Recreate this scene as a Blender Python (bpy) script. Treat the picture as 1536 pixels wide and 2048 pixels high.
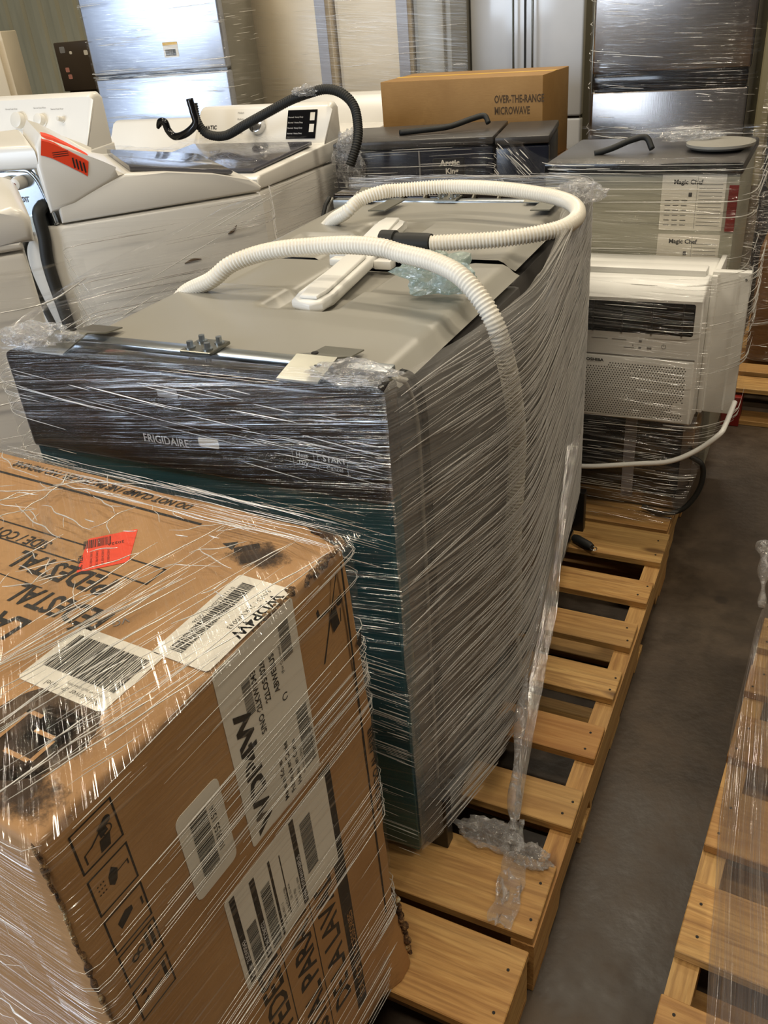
import bpy, bmesh, math, random
from mathutils import Vector, Matrix, noise
for o in list(bpy.data.objects): bpy.data.objects.remove(o)
sc = bpy.context.scene
C = sc.collection
R = math.radians
random.seed(7)
# ------------------------------------------------------------------ camera
CAM = Vector((0.21798513, -0.7661759, 1.40874869)); YAW, PIT, ROL, FPX = -0.49138249, -0.54213328, -0.09419161, 1700.96889
cam = bpy.data.cameras.new('camera'); camo = bpy.data.objects.new('camera', cam); C.objects.link(camo)
f0 = Vector((math.sin(YAW), math.cos(YAW), 0)); r0 = Vector((math.cos(YAW), -math.sin(YAW), 0)); u0 = Vector((0, 0, 1))
fw = f0 * math.cos(PIT) + u0 * math.sin(PIT); up = u0 * math.cos(PIT) - f0 * math.sin(PIT)
rt = r0 * math.cos(ROL) + up * math.sin(ROL); up = up * math.cos(ROL) - r0 * math.sin(ROL)
camo.matrix_world = Matrix(((rt.x, up.x, -fw.x, CAM.x), (rt.y, up.y, -fw.y, CAM.y), (rt.z, up.z, -fw.z, CAM.z), (0, 0, 0, 1)))
cam.sensor_fit = 'VERTICAL'; cam.sensor_height = 36; cam.lens = FPX / 2048 * 36; cam.clip_start = .02
sc.camera = camo
# ------------------------------------------------------------------ light
sc.view_settings.view_transform = 'Standard'; sc.view_settings.look = 'None'
sc.view_settings.gamma = 1; sc.view_settings.use_curve_mapping = False; sc.view_settings.exposure = 0.12
w = bpy.data.worlds.new('world'); sc.world = w; w.use_nodes = True
w.node_tree.nodes['Background'].inputs[0].default_value = (1, .86, .66, 1); w.node_tree.nodes['Background'].inputs[1].default_value = .09
def area(name, loc, tgt, sx, sy, power, col):
    l = bpy.data.lights.new(name, 'AREA'); l.shape = 'RECTANGLE'; l.size = sx; l.size_y = sy; l.energy = power; l.color = col
    o = bpy.data.objects.new(name, l); C.objects.link(o); o.location = loc
    o.rotation_euler = (Vector(tgt) - Vector(loc)).to_track_quat('-Z', 'Y').to_euler()
WARM = (1, .88, .69)
for i, (x, y) in enumerate([(-3.0, -1.2), (0.2, -1.6), (-3.2, 2.6), (-.3, 2.2), (2.6, 0.6), (-1.4, 5.2)]):
    area('ceiling_lamp_light', (x, y, 4.6), (x, y, 0), 1.5, .28, 64, WARM)
area('loading_door_daylight', (-5.4, -6.5, 1.9), (-3.2, 3.2, 1.2), 5.2, 3.4, 520, (.72, .84, 1))
sc.cycles.transparent_max_bounces = 24; sc.cycles.max_bounces = 8; sc.cycles.caustics_reflective = False; sc.cycles.caustics_refractive = False
# ------------------------------------------------------------------ material helpers
def lin(h):
    c = [int(h[i:i + 2], 16) / 255 for i in (0, 2, 4)]
    return tuple((x / 12.92 if x <= .04045 else ((x + .055) / 1.055) ** 2.4) for x in c) + (1,)
class NT:
    def __init__(s, name):
        s.m = bpy.data.materials.new(name); s.m.use_nodes = True; s.t = s.m.node_tree; s.t.nodes.clear()
    def n(s, typ, **kw):
        nd = s.t.nodes.new(typ)
        for k, v in kw.items():
            if k.startswith('_'): setattr(nd, k[1:], v)
            else: s.set(nd.inputs[k.replace('__', ' ')], v)
        return nd
    def set(s, inp, v):
        if isinstance(v, bpy.types.NodeSocket): s.t.links.new(v, inp)
        elif isinstance(v, bpy.types.Node): s.t.links.new(v.outputs[0], inp)
        else: inp.default_value = v
    def out(s, v): s.set(s.n('ShaderNodeOutputMaterial').inputs[0], v); return s.m
    def math(s, op, a, b=0., clamp=False):
        nd = s.t.nodes.new('ShaderNodeMath'); nd.operation = op; nd.use_clamp = clamp; s.set(nd.inputs[0], a); s.set(nd.inputs[1], b); return nd.outputs[0]
    def coord(s, kind='Object', scale=(1, 1, 1), rot=(0, 0, 0), loc=(0, 0, 0)):
        c = s.n('ShaderNodeTexCoord'); mp = s.n('ShaderNodeMapping'); s.set(mp.inputs[0], c.outputs[kind])
        mp.inputs[1].default_value = loc; mp.inputs[2].default_value = rot; mp.inputs[3].default_value = scale; return mp.outputs[0]
    def noise(s, vec, scale=5., detail=3., rough=.5, dist=0.):
        nd = s.n('ShaderNodeTexNoise'); s.set(nd.inputs['Vector'], vec); nd.inputs['Scale'].default_value = scale
        nd.inputs['Detail'].default_value = detail; nd.inputs['Roughness'].default_value = rough; nd.inputs['Distortion'].default_value = dist; return nd.outputs[0]
    def ramp(s, fac, stops):
        nd = s.n('ShaderNodeValToRGB'); s.set(nd.inputs[0], fac); e = nd.color_ramp.elements
        while len(e) < len(stops): e.new(.5)
        for i, (p, c) in enumerate(stops):
            e[i].position = p; e[i].color = c if isinstance(c, tuple) else (c, c, c, 1)
        return nd.outputs[0]
    def mix(s, fac, a, b, mode='MIX'):
        nd = s.n('ShaderNodeMix'); nd.data_type = 'RGBA'; nd.blend_type = mode
        s.set(nd.inputs[0], fac); s.set(nd.inputs[6], a); s.set(nd.inputs[7], b); return nd.outputs[2]
    def bump(s, h, strength=.2, dist=.01):
        nd = s.n('ShaderNodeBump'); s.set(nd.inputs['Height'], h); nd.inputs['Strength'].default_value = strength; nd.inputs['Distance'].default_value = dist; return nd.outputs[0]
    def bsdf(s, col, rough=.5, metal=0., normal=None, **kw):
        nd = s.n('ShaderNodeBsdfPrincipled'); s.set(nd.inputs['Base Color'], col); s.set(nd.inputs['Roughness'], rough); s.set(nd.inputs['Metallic'], metal)
        if normal is not None: s.set(nd.inputs['Normal'], normal)
        for k, v in kw.items(): s.set(nd.inputs[k.replace('_', ' ')], v)
        return nd
M = {}
def plain(name, hexc, rough=.5, metal=0., var=.06, scale=6., bump=0.):
    t = NT(name); v = t.noise(t.coord(), scale, 4)
    c = lin(hexc); d = tuple(max(0, x * (1 - var * 2.2)) for x in c[:3]) + (1,)
    col = t.mix(t.ramp(v, [(.35, 0.), (.7, 1.)]), d, c)
    nm = t.bump(t.noise(t.coord(), scale * 12, 3), bump, .002) if bump else None
    M[name] = t.out(t.bsdf(col, rough, metal, nm)); return M[name]
plain('white_enamel', 'e6e3dc', .28, 0, .02, 3)
plain('white_plastic', 'ecebe6', .35, 0, .02)
plain('beige_enamel', 'cfc2aa', .4, 0, .03, 3)
plain('grey_tub', '97948b', .34, 0, .03, 4, .02)
plain('grey_tub_dark', '7c786b', .42, 0, .03)
plain('black_plastic', '17171a', .4)
plain('rubber', '1c1d1b', .6, 0, .1, 20)
plain('panel_black', '1d1715', .12)
plain('gloss_black', '0b0c10', .12)
plain('ink', '1a1713', .7)
plain('ink_faded', '54402a', .8)
plain('paper', 'e6e0d2', .6, 0, .02)
plain('orange_paper', 'f0441c', .55, 0, .03)
plain('white_ink', 'd8d6d4', .5)
plain('grey_ink', '8a8886', .6)
plain('dark_glass', '55555c', .1)
plain('dark_navy', '191d2b', .2)
plain('red_paint', '8e1f16', .5, 0, .2)
plain('hose_white', 'eee8da', .35, 0, .03, 20)
plain('knob', 'e2ded4', .35)
plain('grey_tape', '8f8d92', .35, 0, .05)
plain('yellow_tape', 'e2b43a', .5)
plain('dark_gap', '0a0908', .8)
plain('pink_paper', 'c98a7c', .6)
plain('brick', '7a4a22', .85, 0, .15, 30)
plain('chrome', 'd8d8d8', .12, 1.)
plain('dark_grey', '3d3a38', .35)
plain('tub_side', '5c5956', .5, 0, .1, 8)
plain('white_gloss', 'd6d9de', .15, 0, .02)
plain('kick', '0d0d0e', .35)
def metal(name, hexc, rough, stretch=(1, 1, 60), amt=.12):
    t = NT(name); v = t.noise(t.coord(scale=stretch), 6, 4)
    c = lin(hexc); col = t.mix(v, tuple(x * (1 - amt) for x in c[:3]) + (1,), tuple(min(1, x * (1 + amt)) for x in c[:3]) + (1,))
    M[name] = t.out(t.bsdf(col, rough, 1., t.bump(v, .05, .002)))
metal('galvanised', 'b6bcc0', .28, (6, 6, 6), .15)
metal('stainless', '9c9794', .24, (60, 1, 1), .05)
metal('silver_door', 'b9bfcc', .38, (60, 1, 1), .04)
metal('bracket_steel', '8c8b82', .35, (8, 8, 8))
metal('shiny_plate', 'c3ccd6', .16, (3, 3, 3), .08)
def wood_mat():
    t = NT('pallet_wood'); oi = t.n('ShaderNodeObjectInfo')
    c = t.n('ShaderNodeTexCoord'); rnd = t.math('MULTIPLY', oi.outputs['Random'], 37.)
    off = t.n('ShaderNodeCombineXYZ', X=rnd, Y=rnd, Z=rnd); add = t.n('ShaderNodeVectorMath', _operation='ADD')
    t.set(add.inputs[0], c.outputs['Object']); t.set(add.inputs[1], off)
    def mp(sc_):
        m = t.n('ShaderNodeMapping'); t.set(m.inputs[0], add.outputs[0]); m.inputs[3].default_value = sc_; return m.outputs[0]
    g1 = t.noise(mp((2.2, 26, 26)), 1.6, 6, .6, 1.4); g2 = t.noise(mp((5, 120, 120)), 1.5, 3, .6, .4); big = t.noise(mp((1.5, 4, 4)), 1.2, 2)
    vo = t.n('ShaderNodeTexVoronoi'); t.set(vo.inputs['Vector'], mp((3.2, 9, 9))); vo.inputs['Scale'].default_value = 1.
    knot = t.ramp(vo.outputs['Distance'], [(.06, 1.), (.13, 0.)])
    col = t.ramp(g1, [(.28, lin('8a5f30')), (.48, lin('bd9053')), (.7, lin('d8ae6c'))])
    col = t.mix(t.math('MULTIPLY', t.ramp(g2, [(.45, 0.), (.7, 1.)]), .6), col, lin('7a5228'))
    col = t.mix(t.math('MULTIPLY', t.ramp(oi.outputs['Random'], [(.2, 0.), (.9, 1.)]), .6), col, lin('a06a34'))
    col = t.mix(t.ramp(big, [(.3, .0), (.75, .4)]), col, lin('a8905f'))
    col = t.mix(t.math('MULTIPLY', knot, .75), col, lin('4a2b14'))
    M['wood'] = t.out(t.bsdf(col, .62, 0, t.bump(t.math('ADD', g1, t.math('MULTIPLY', g2, .6)), .35, .004)))
wood_mat()
def floor_mat():
    t = NT('concrete'); v = t.coord(); a = t.noise(v, 1.3, 6, .6); b = t.noise(v, 9, 6, .65); c = t.noise(v, 60, 4)
    col = t.ramp(a, [(.32, lin('2a2018')), (.5, lin('43362a')), (.68, lin('5c4d3c'))])
    col = t.mix(t.ramp(b, [(.42, .55), (.62, 0.)]), col, lin('221b15')); col = t.mix(t.math('MULTIPLY', c, .3), col, lin('564b3c'))
    sp = t.n('ShaderNodeTexVoronoi'); t.set(sp.inputs['Vector'], v); sp.inputs['Scale'].default_value = 5.
    col = t.mix(t.math('MULTIPLY', t.ramp(sp.outputs['Distance'], [(.07, 1.), (.11, 0.)]), .5), col, lin('1c1613'))
    M['concrete'] = t.out(t.bsdf(col, t.ramp(b, [(.3, .38), (.7, .62)]), 0, t.bump(t.math('ADD', b, c), .16, .006)))
floor_mat()
def card_mat(name, hexc, dark):
    t = NT(name); v = t.coord(); a = t.noise(v, 5, 5, .6); fib = t.noise(t.coord(scale=(1, 1, 9)), 30, 4); b = t.noise(v, 38, 6, .75)
    col = t.mix(t.ramp(a, [(.3, 0.), (.75, 1.)]), lin(dark), lin(hexc)); col = t.mix(t.math('MULTIPLY', fib, .25), col, lin('7d5227'))
    col = t.mix(t.math('MULTIPLY', t.math('MULTIPLY', t.ramp(b, [(.5, 0.), (.68, 1.)]), t.ramp(a, [(.52, 0.), (.68, 1.)])), .5), col, lin('4b3019'))
    M[name] = t.out(t.bsdf(col, .68, 0, t.bump(t.math('ADD', fib, b), .12, .004)))
card_mat('cardboard', 'bf9564', 'a57b4d')
card_mat('cardboard_tan', 'ab8650', '95713f')
card_mat('cardboard_dark', '7d5a34', '654624')
def dirt_mat():   # scuffed, torn paper of the carton's bashed edges
    t = NT('torn_card'); v = t.coord(); a = t.noise(v, 55, 6, .75); b = t.noise(v, 160, 4, .7)
    col = t.ramp(a, [(.36, lin('2c2018')), (.47, lin('6b4a2a')), (.58, lin('b08a58')), (.66, lin('d9cfae'))])
    M['torn'] = t.out(t.bsdf(col, .9, 0, t.bump(t.math('ADD', a, b), .9, .01)))
dirt_mat()
def scuff_mat():  # dirty abrasion with ragged outline
    t = NT('scuff'); a = t.noise(t.coord(), 70, 6, .8); u = t.coord('UV', loc=(-.5, -.5, 0))
    d = t.n('ShaderNodeVectorMath', _operation='LENGTH'); t.set(d.inputs[0], u)
    m = t.ramp(t.math('ADD', t.math('MULTIPLY', d.outputs['Value'], 1.3), t.math('MULTIPLY', a, .9)), [(.62, .85), (.86, 0.)])
    b = t.bsdf(lin('3b2b1d'), .9); tr = t.n('ShaderNodeBsdfTransparent'); mx = t.n('ShaderNodeMixShader', Fac=m); t.set(mx.inputs[1], tr); t.set(mx.inputs[2], b); M['scuff'] = t.out(mx)
scuff_mat()
def teal_mat():
    t = NT('teal_film_steel'); a = t.noise(t.coord(scale=(1, 1, 8)), 5, 3)
    col = t.mix(a, lin('1a4f60'), lin('347d93')); M['teal'] = t.out(t.bsdf(col, .22, .6, t.bump(a, .05, .003)))
teal_mat()
def wall_mat():
    t = NT('painted_metal'); v = t.noise(t.coord(scale=(3, 3, .6)), 3, 5); M['wallmetal'] = t.out(t.bsdf(t.mix(v, lin('8a8266'), lin('aca283')), .5))
wall_mat()
def film_mat(name, base=.04, amp=.5, freq=170., along=1.6, angle=0., rough=.16, gloss=.12, bump=.5, tint='dedde0', lo=.5, hi=.78, warp=.3, patch=1.5, shine=.5):
    """stretch film: clear sheet, milky where it bunches into long strands"""
    t = NT('film_' + name)
    uv = t.coord('UV', rot=(0, 0, R(angle)))
    def mp(sx, sy, l=0.):
        m = t.n('ShaderNodeMapping'); t.set(m.inputs[0], uv); m.inputs[1].default_value = (l, l * .7, 0); m.inputs[3].default_value = (sx, sy, 1); return m.outputs[0]
    n1 = t.noise(mp(along, freq), 1., 2, .6, warp); n2 = t.noise(mp(along * .6, freq * .2, 3.), 1., 2, .6, warp); n3 = t.noise(mp(patch, patch * 2, 9.), 1.6, 3)
    st = t.math('ADD', t.math('MULTIPLY', n1, .6), t.math('MULTIPLY', n2, .4))
    mask = t.ramp(st, [(lo, 0.), (hi, 1.)])
    pm = t.ramp(n3, [(.34, .12), (.64, 1.)])
    mk = t.math('MULTIPLY', mask, pm)
    op = t.math('ADD', base, t.math('MULTIPLY', mk, amp), True)
    nm = t.bump(st, bump, .02)
    dif = t.n('ShaderNodeBsdfDiffuse', Color=lin(tint)); trl = t.n('ShaderNodeBsdfTranslucent', Color=lin(tint))
    gl = t.n('ShaderNodeBsdfGlossy', Color=(1, 1, 1, 1), Roughness=rough, Normal=nm)
    milky = t.n('ShaderNodeMixShader', Fac=.4); t.set(milky.inputs[1], dif); t.set(milky.inputs[2], trl)
    milky2 = t.n('ShaderNodeMixShader', Fac=shine); t.set(milky2.inputs[1], milky); t.set(milky2.inputs[2], gl)
    tr = t.n('ShaderNodeBsdfTransparent', Color=(.985, .985, .985, 1))
    m1 = t.n('ShaderNodeMixShader', Fac=op); t.set(m1.inputs[1], tr); t.set(m1.inputs[2], milky2)
    m2 = t.n('ShaderNodeMixShader', Fac=t.math('ADD', gloss * .25, t.math('MULTIPLY', pm, gloss * .75))); t.set(m2.inputs[1], m1); t.set(m2.inputs[2], gl)
    M['film_' + name] = t.out(m2)
film_mat('front', .02, .5, 260, 2.2, -7, .16, .07, .8, 'd3d4de', .53, .66, shine=.6)
film_mat('side', .2, .68, 300, 1.0, 4, .25, .05, .7, 'cdc8c0', .45, .62, shine=.35)
film_mat('carton', .015, .5, 170, 1.6, 6, .16, .05, .9, 'dcd8d0', .55, .68, shine=.6)
film_mat('load', .02, .5, 130, 1.6, 4, .14, .06, .9, 'd8d6d3', .53, .68, shine=.6)
film_mat('fridge', .015, .4, 110, 3.5, 2, .16, .05, .7, 'd8dadf', .54, .68, shine=.5)
film_mat('thin', .02, .3, 120, 1.6, 6, .25, .03, .5, 'd3cdbf', .52, .7, shine=.3)
film_mat('rope', .38, .55, 300, 5., 0, .14, .15, 1., 'dcd6ca', .42, .6, shine=.5)
film_mat('skirt', .28, .5, 200, 2., 0, .18, .12, .9, 'cfc9c6', .42, .62, shine=.5)
film_mat('lid', .03, .4, 26, 5., 20, .08, .12, .9, 'd4d4da', .52, .68, 2.5, shine=.6)
def crumple_mat(name, tint, base=.22):
    t = NT('film_' + name); v = t.coord(); a = t.noise(v, 26, 4, .6, 2.); b = t.noise(v, 12, 4, .6, 1.)
    nm = t.bump(t.math('ADD', a, b), 1., .02); gl = t.n('ShaderNodeBsdfGlossy', Roughness=.1, Normal=nm); d = t.n('ShaderNodeBsdfTranslucent', Color=lin(tint)); d2 = t.n('ShaderNodeBsdfDiffuse', Color=lin(tint))
    mm = t.n('ShaderNodeMixShader', Fac=.5); t.set(mm.inputs[1], d); t.set(mm.inputs[2], d2)
    m0 = t.n('ShaderNodeMixShader', Fac=.45); t.set(m0.inputs[1], mm); t.set(m0.inputs[2], gl)
    tr = t.n('ShaderNodeBsdfTransparent'); op = t.math('ADD', base, t.math('MULTIPLY', t.ramp(a, [(.48, 0.), (.68, 1.)]), .55), True)
    m1 = t.n('ShaderNodeMixShader', Fac=op); t.set(m1.inputs[1], tr); t.set(m1.inputs[2], m0); M['film_' + name] = t.out(m1)
crumple_mat('crumple', 'dfe0e2', .3); crumple_mat('bag', 'cfe6df', .6)
def glint_strand_mat(name, tint, op):
    t = NT(name); g = t.n('ShaderNodeBsdfGlossy', Roughness=.22); d = t.n('ShaderNodeBsdfDiffuse', Color=lin(tint)); m0 = t.n('ShaderNodeMixShader', Fac=.45); t.set(m0.inputs[1], d); t.set(m0.inputs[2], g)
    m1 = t.n('ShaderNodeMixShader', Fac=op); t.set(m1.inputs[1], t.n('ShaderNodeBsdfTransparent')); t.set(m1.inputs[2], m0); M[name] = t.out(m1)
glint_strand_mat('strand', 'efece4', .8); glint_strand_mat('strand_soft', 'dcd8d2', .6)  # pale thread colours that carry the bright highlights of film wrinkles
# ------------------------------------------------------------------ mesh helpers
class MB:
    def __init__(s): s.b = bmesh.new(); s.uv = None
    def box(s, x0, x1, y0, y1, z0, z1, bev=0., seg=2):
        r = bmesh.ops.create_cube(s.b, size=1); vs = r['verts']
        for v in vs: v.co = Vector(((x0 + x1) / 2 + v.co.x * (x1 - x0), (y0 + y1) / 2 + v.co.y * (y1 - y0), (z0 + z1) / 2 + v.co.z * (z1 - z0)))
        if bev:
            es = list({e for v in vs for e in v.link_edges}); bmesh.ops.bevel(s.b, geom=es, offset=bev, segments=seg, profile=.5, affect='EDGES')
        return s
    def prism(s, pts, a0, a1, axis='x', bev=0.):
        mk = {'x': lambda a, p: Vector((a, p[0], p[1])), 'y': lambda a, p: Vector((p[0], a, p[1])), 'z': lambda a, p: Vector((p[0], p[1], a))}[axis]
        A = [s.b.verts.new(mk(a0, p)) for p in pts]; B = [s.b.verts.new(mk(a1, p)) for p in pts]; n = len(pts); fs = []
        fs.append(s.b.faces.new(A[::-1])); fs.append(s.b.faces.new(B))
        for i in range(n): fs.append(s.b.faces.new((A[i], A[(i + 1) % n], B[(i + 1) % n], B[i])))
        if bev:
            bmesh.ops.bevel(s.b, geom=list(fs[0].edges) + list(fs[1].edges), offset=bev, segments=3, profile=.5, affect='EDGES')
        bmesh.ops.recalc_face_normals(s.b, faces=s.b.faces[:]); return s
    def tube(s, path, rad, seg=12, cap=True):
        pts = [Vector(p) for p in path]; n = len(pts); rings = []
        nrm = None
        for i, p in enumerate(pts):
            t = (pts[min(i + 1, n - 1)] - pts[max(i - 1, 0)])
            t = t.normalized() if t.length > 1e-9 else Vector((0, 0, 1))
            if nrm is None: nrm = t.orthogonal().normalized()
            nrm = (nrm - t * nrm.dot(t)); nrm = nrm.normalized() if nrm.length > 1e-6 else t.orthogonal().normalized()
            bn = t.cross(nrm); r = rad(i / (n - 1)) if callable(rad) else (rad[i] if isinstance(rad, (list, tuple)) else rad)
            rings.append([s.b.verts.new(p + (nrm * math.cos(2 * math.pi * k / seg) + bn * math.sin(2 * math.pi * k / seg)) * r) for k in range(seg)])
        for a, b in zip(rings, rings[1:]):
            for k in range(seg): s.b.faces.new((a[k], a[(k + 1) % seg], b[(k + 1) % seg], b[k]))
        if cap: s.b.faces.new(rings[0][::-1]); s.b.faces.new(rings[-1])
        return s
    def disc(s, c, ax, r, h, seg=24, bev=0.):
        c = Vector(c); ax = Vector(ax).normalized(); return s.tube([c, c + ax * h] if not bev else [c, c + ax * (h - bev), c + ax * h], r if not bev else [r, r, r - bev], seg)
    def quad(s, *ps):
        s.b.faces.new([s.b.verts.new(Vector(p)) for p in ps]); return s
    def grid(s, P, uvf=None):
        nu, nv = len(P), len(P[0]); V = [[s.b.verts.new(Vector(q)) for q in row] for row in P]
        L = s.b.loops.layers.uv.verify() if uvf else None
        for i in range(nu - 1):
            for j in range(nv - 1):
                f = s.b.faces.new((V[i][j], V[i + 1][j], V[i + 1][j + 1], V[i][j + 1]))
                if uvf:
                    for l, (a, b) in zip(f.loops, ((i, j), (i + 1, j), (i + 1, j + 1), (i, j + 1))): l[L].uv = uvf(a, b)
        return s
    def obj(s, name, mat, parent=None, smooth=None, **kw):
        me = bpy.data.meshes.new(name); s.b.to_mesh(me); s.b.free()
        return mobj(name, me, mat, parent, smooth, **kw)
def mobj(name, me, mat, parent=None, smooth=None, loc=None, rz=0, label=None, cat=None, group=None, kind=None):
    if mat and not me.materials: me.materials.append(M[mat])
    if smooth:
        for p in me.polygons: p.use_smooth = True
        if smooth is not True:
            try: me.set_sharp_from_angle(angle=R(smooth))
            except Exception: pass
    o = bpy.data.objects.new(name, me); C.objects.link(o)
    if parent: o.parent = parent
    if loc: o.location = loc
    if rz: o.rotation_euler.z = rz
    return tag(o, label, cat, group, kind)
def tag(o, label=None, cat=None, group=None, kind=None):
    for k, v in (('label', label), ('category', cat), ('group', group), ('kind', kind)):
        if v: o[k] = v
    return o
def thing(name, label, cat, loc=(0, 0, 0), rz=0., group=None):
    o = bpy.data.objects.new(name, None); C.objects.link(o); o.location = loc; o.rotation_euler.z = rz; o.empty_display_size = .1
    return tag(o, label, cat, group)
def spline(pts, n=120):
    P = [Vector(p) for p in pts]; P = [P[0] * 2 - P[1]] + P + [P[-1] * 2 - P[-2]]; out = []; segs = len(P) - 3
    for k in range(n + 1):
        u = k / n * segs; i = min(int(u), segs - 1); t = u - i; a, b, c, d = P[i:i + 4]
        out.append(.5 * ((2 * b) + (c - a) * t + (2 * a - 5 * b + 4 * c - d) * t * t + (3 * b - a - 3 * c + d) * t ** 3))
    return out
def corr(path, rad, pitch=.006, depth=.0022, seg=12):   # corrugated hose
    P = spline(path, 400); L = [0]
    for a, b in zip(P, P[1:]): L.append(L[-1] + (b - a).length)
    n = int(L[-1] / (pitch / 4)); out = []; rr = []; j = 0
    for k in range(n + 1):
        d = L[-1] * k / n
        while j < len(L) - 2 and L[j + 1] < d: j += 1
        t = (d - L[j]) / max(1e-9, L[j + 1] - L[j]); out.append(P[j].lerp(P[j + 1], t)); rr.append(rad - depth * (k % 4 in (2, 3)) * (1 if k % 4 == 2 else .8))
    return MB().tube(out, rr, seg)
_tc = {}
def text_me(s, size, bold=0., shear=0., sx=1.):
    c = bpy.data.curves.new('t', 'FONT'); c.body = s; c.size = size; c.shear = shear; c.offset = bold; c.resolution_u = 2
    o = bpy.data.objects.new('t', c); C.objects.link(o); dg = bpy.context.evaluated_depsgraph_get()
    me = bpy.data.meshes.new_from_object(o.evaluated_get(dg)); bpy.data.objects.remove(o); bpy.data.curves.remove(c)
    me.materials.clear(); return me
def lettering(s, parent, org, rd, ud, size, mat='ink', bold=0., shear=0., sx=1., name='lettering'):
    me = text_me(s, size / .72, bold * size, shear); rd = Vector(rd).normalized(); ud = Vector(ud).normalized(); n = rd.cross(ud); org = Vector(org)
    for v in me.vertices: v.co = org + rd * (v.co.x * sx) + ud * v.co.y + n * .0004
    return mobj(name, me, mat, parent)
def strips(parent, org, rd, ud, rects, mat='ink', lift=.0003, name='print_marks'):
    b = MB(); rd = Vector(rd).normalized(); ud = Vector(ud).normalized(); n = rd.cross(ud) * lift; org = Vector(org) + n
    for x0, x1, y0, y1 in rects: b.quad(org + rd * x0 + ud * y0, org + rd * x1 + ud * y0, org + rd * x1 + ud * y1, org + rd * x0 + ud * y1)
    return b.obj(name, mat, parent)
def polys(parent, org, rd, ud, ps, mat='ink', lift=.0003, name='print_marks'):
    b = MB(); rd = Vector(rd).normalized(); ud = Vector(ud).normalized(); n = rd.cross(ud) * lift; org = Vector(org) + n
    for p in ps: b.quad(*[org + rd * x + ud * y for x, y in p])
    return b.obj(name, mat, parent)
def barcode(parent, org, rd, ud, w_, h_, seed=1, mat='ink', lift=.0003, n=38):
    rnd = random.Random(seed); rs = []; x = 0; tot = 0; seq = []
    for i in range(n): a = rnd.choice((1, 1, 1.6, 2.4)); g = rnd.choice((1, 1, 1.7)); seq.append((a, g)); tot += a + g
    for a, g in seq: rs.append((x / tot * w_, (x + a) / tot * w_, 0, h_)); x += a + g
    return strips(parent, org, rd, ud, rs, mat, lift, 'barcode')
def paper(parent, org, rd, ud, w_, h_, mat='paper', lift=.0004, name='paper_label', cr=.006):
    ps = []
    for cx, cy, a0 in ((w_ - cr, cr, -90), (w_ - cr, h_ - cr, 0), (cr, h_ - cr, 90), (cr, cr, 180)):
        for k in range(4): a = R(a0 + 30 * k); ps.append((cx + cr * math.cos(a), cy + cr * math.sin(a)))
    rdv, udv = Vector(rd).normalized(), Vector(ud).normalized(); n = rdv.cross(udv)
    b = MB(); A = [b.b.verts.new(Vector(org) + rdv * x + udv * y) for x, y in ps]; B = [b.b.verts.new(Vector(org) + rdv * x + udv * y + n * lift) for x, y in ps]
    b.b.faces.new(B); m = len(ps)
    for i in range(m): b.b.faces.new((A[i], A[(i + 1) % m], B[(i + 1) % m], B[i]))
    return b.obj(name, mat, parent)
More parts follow.
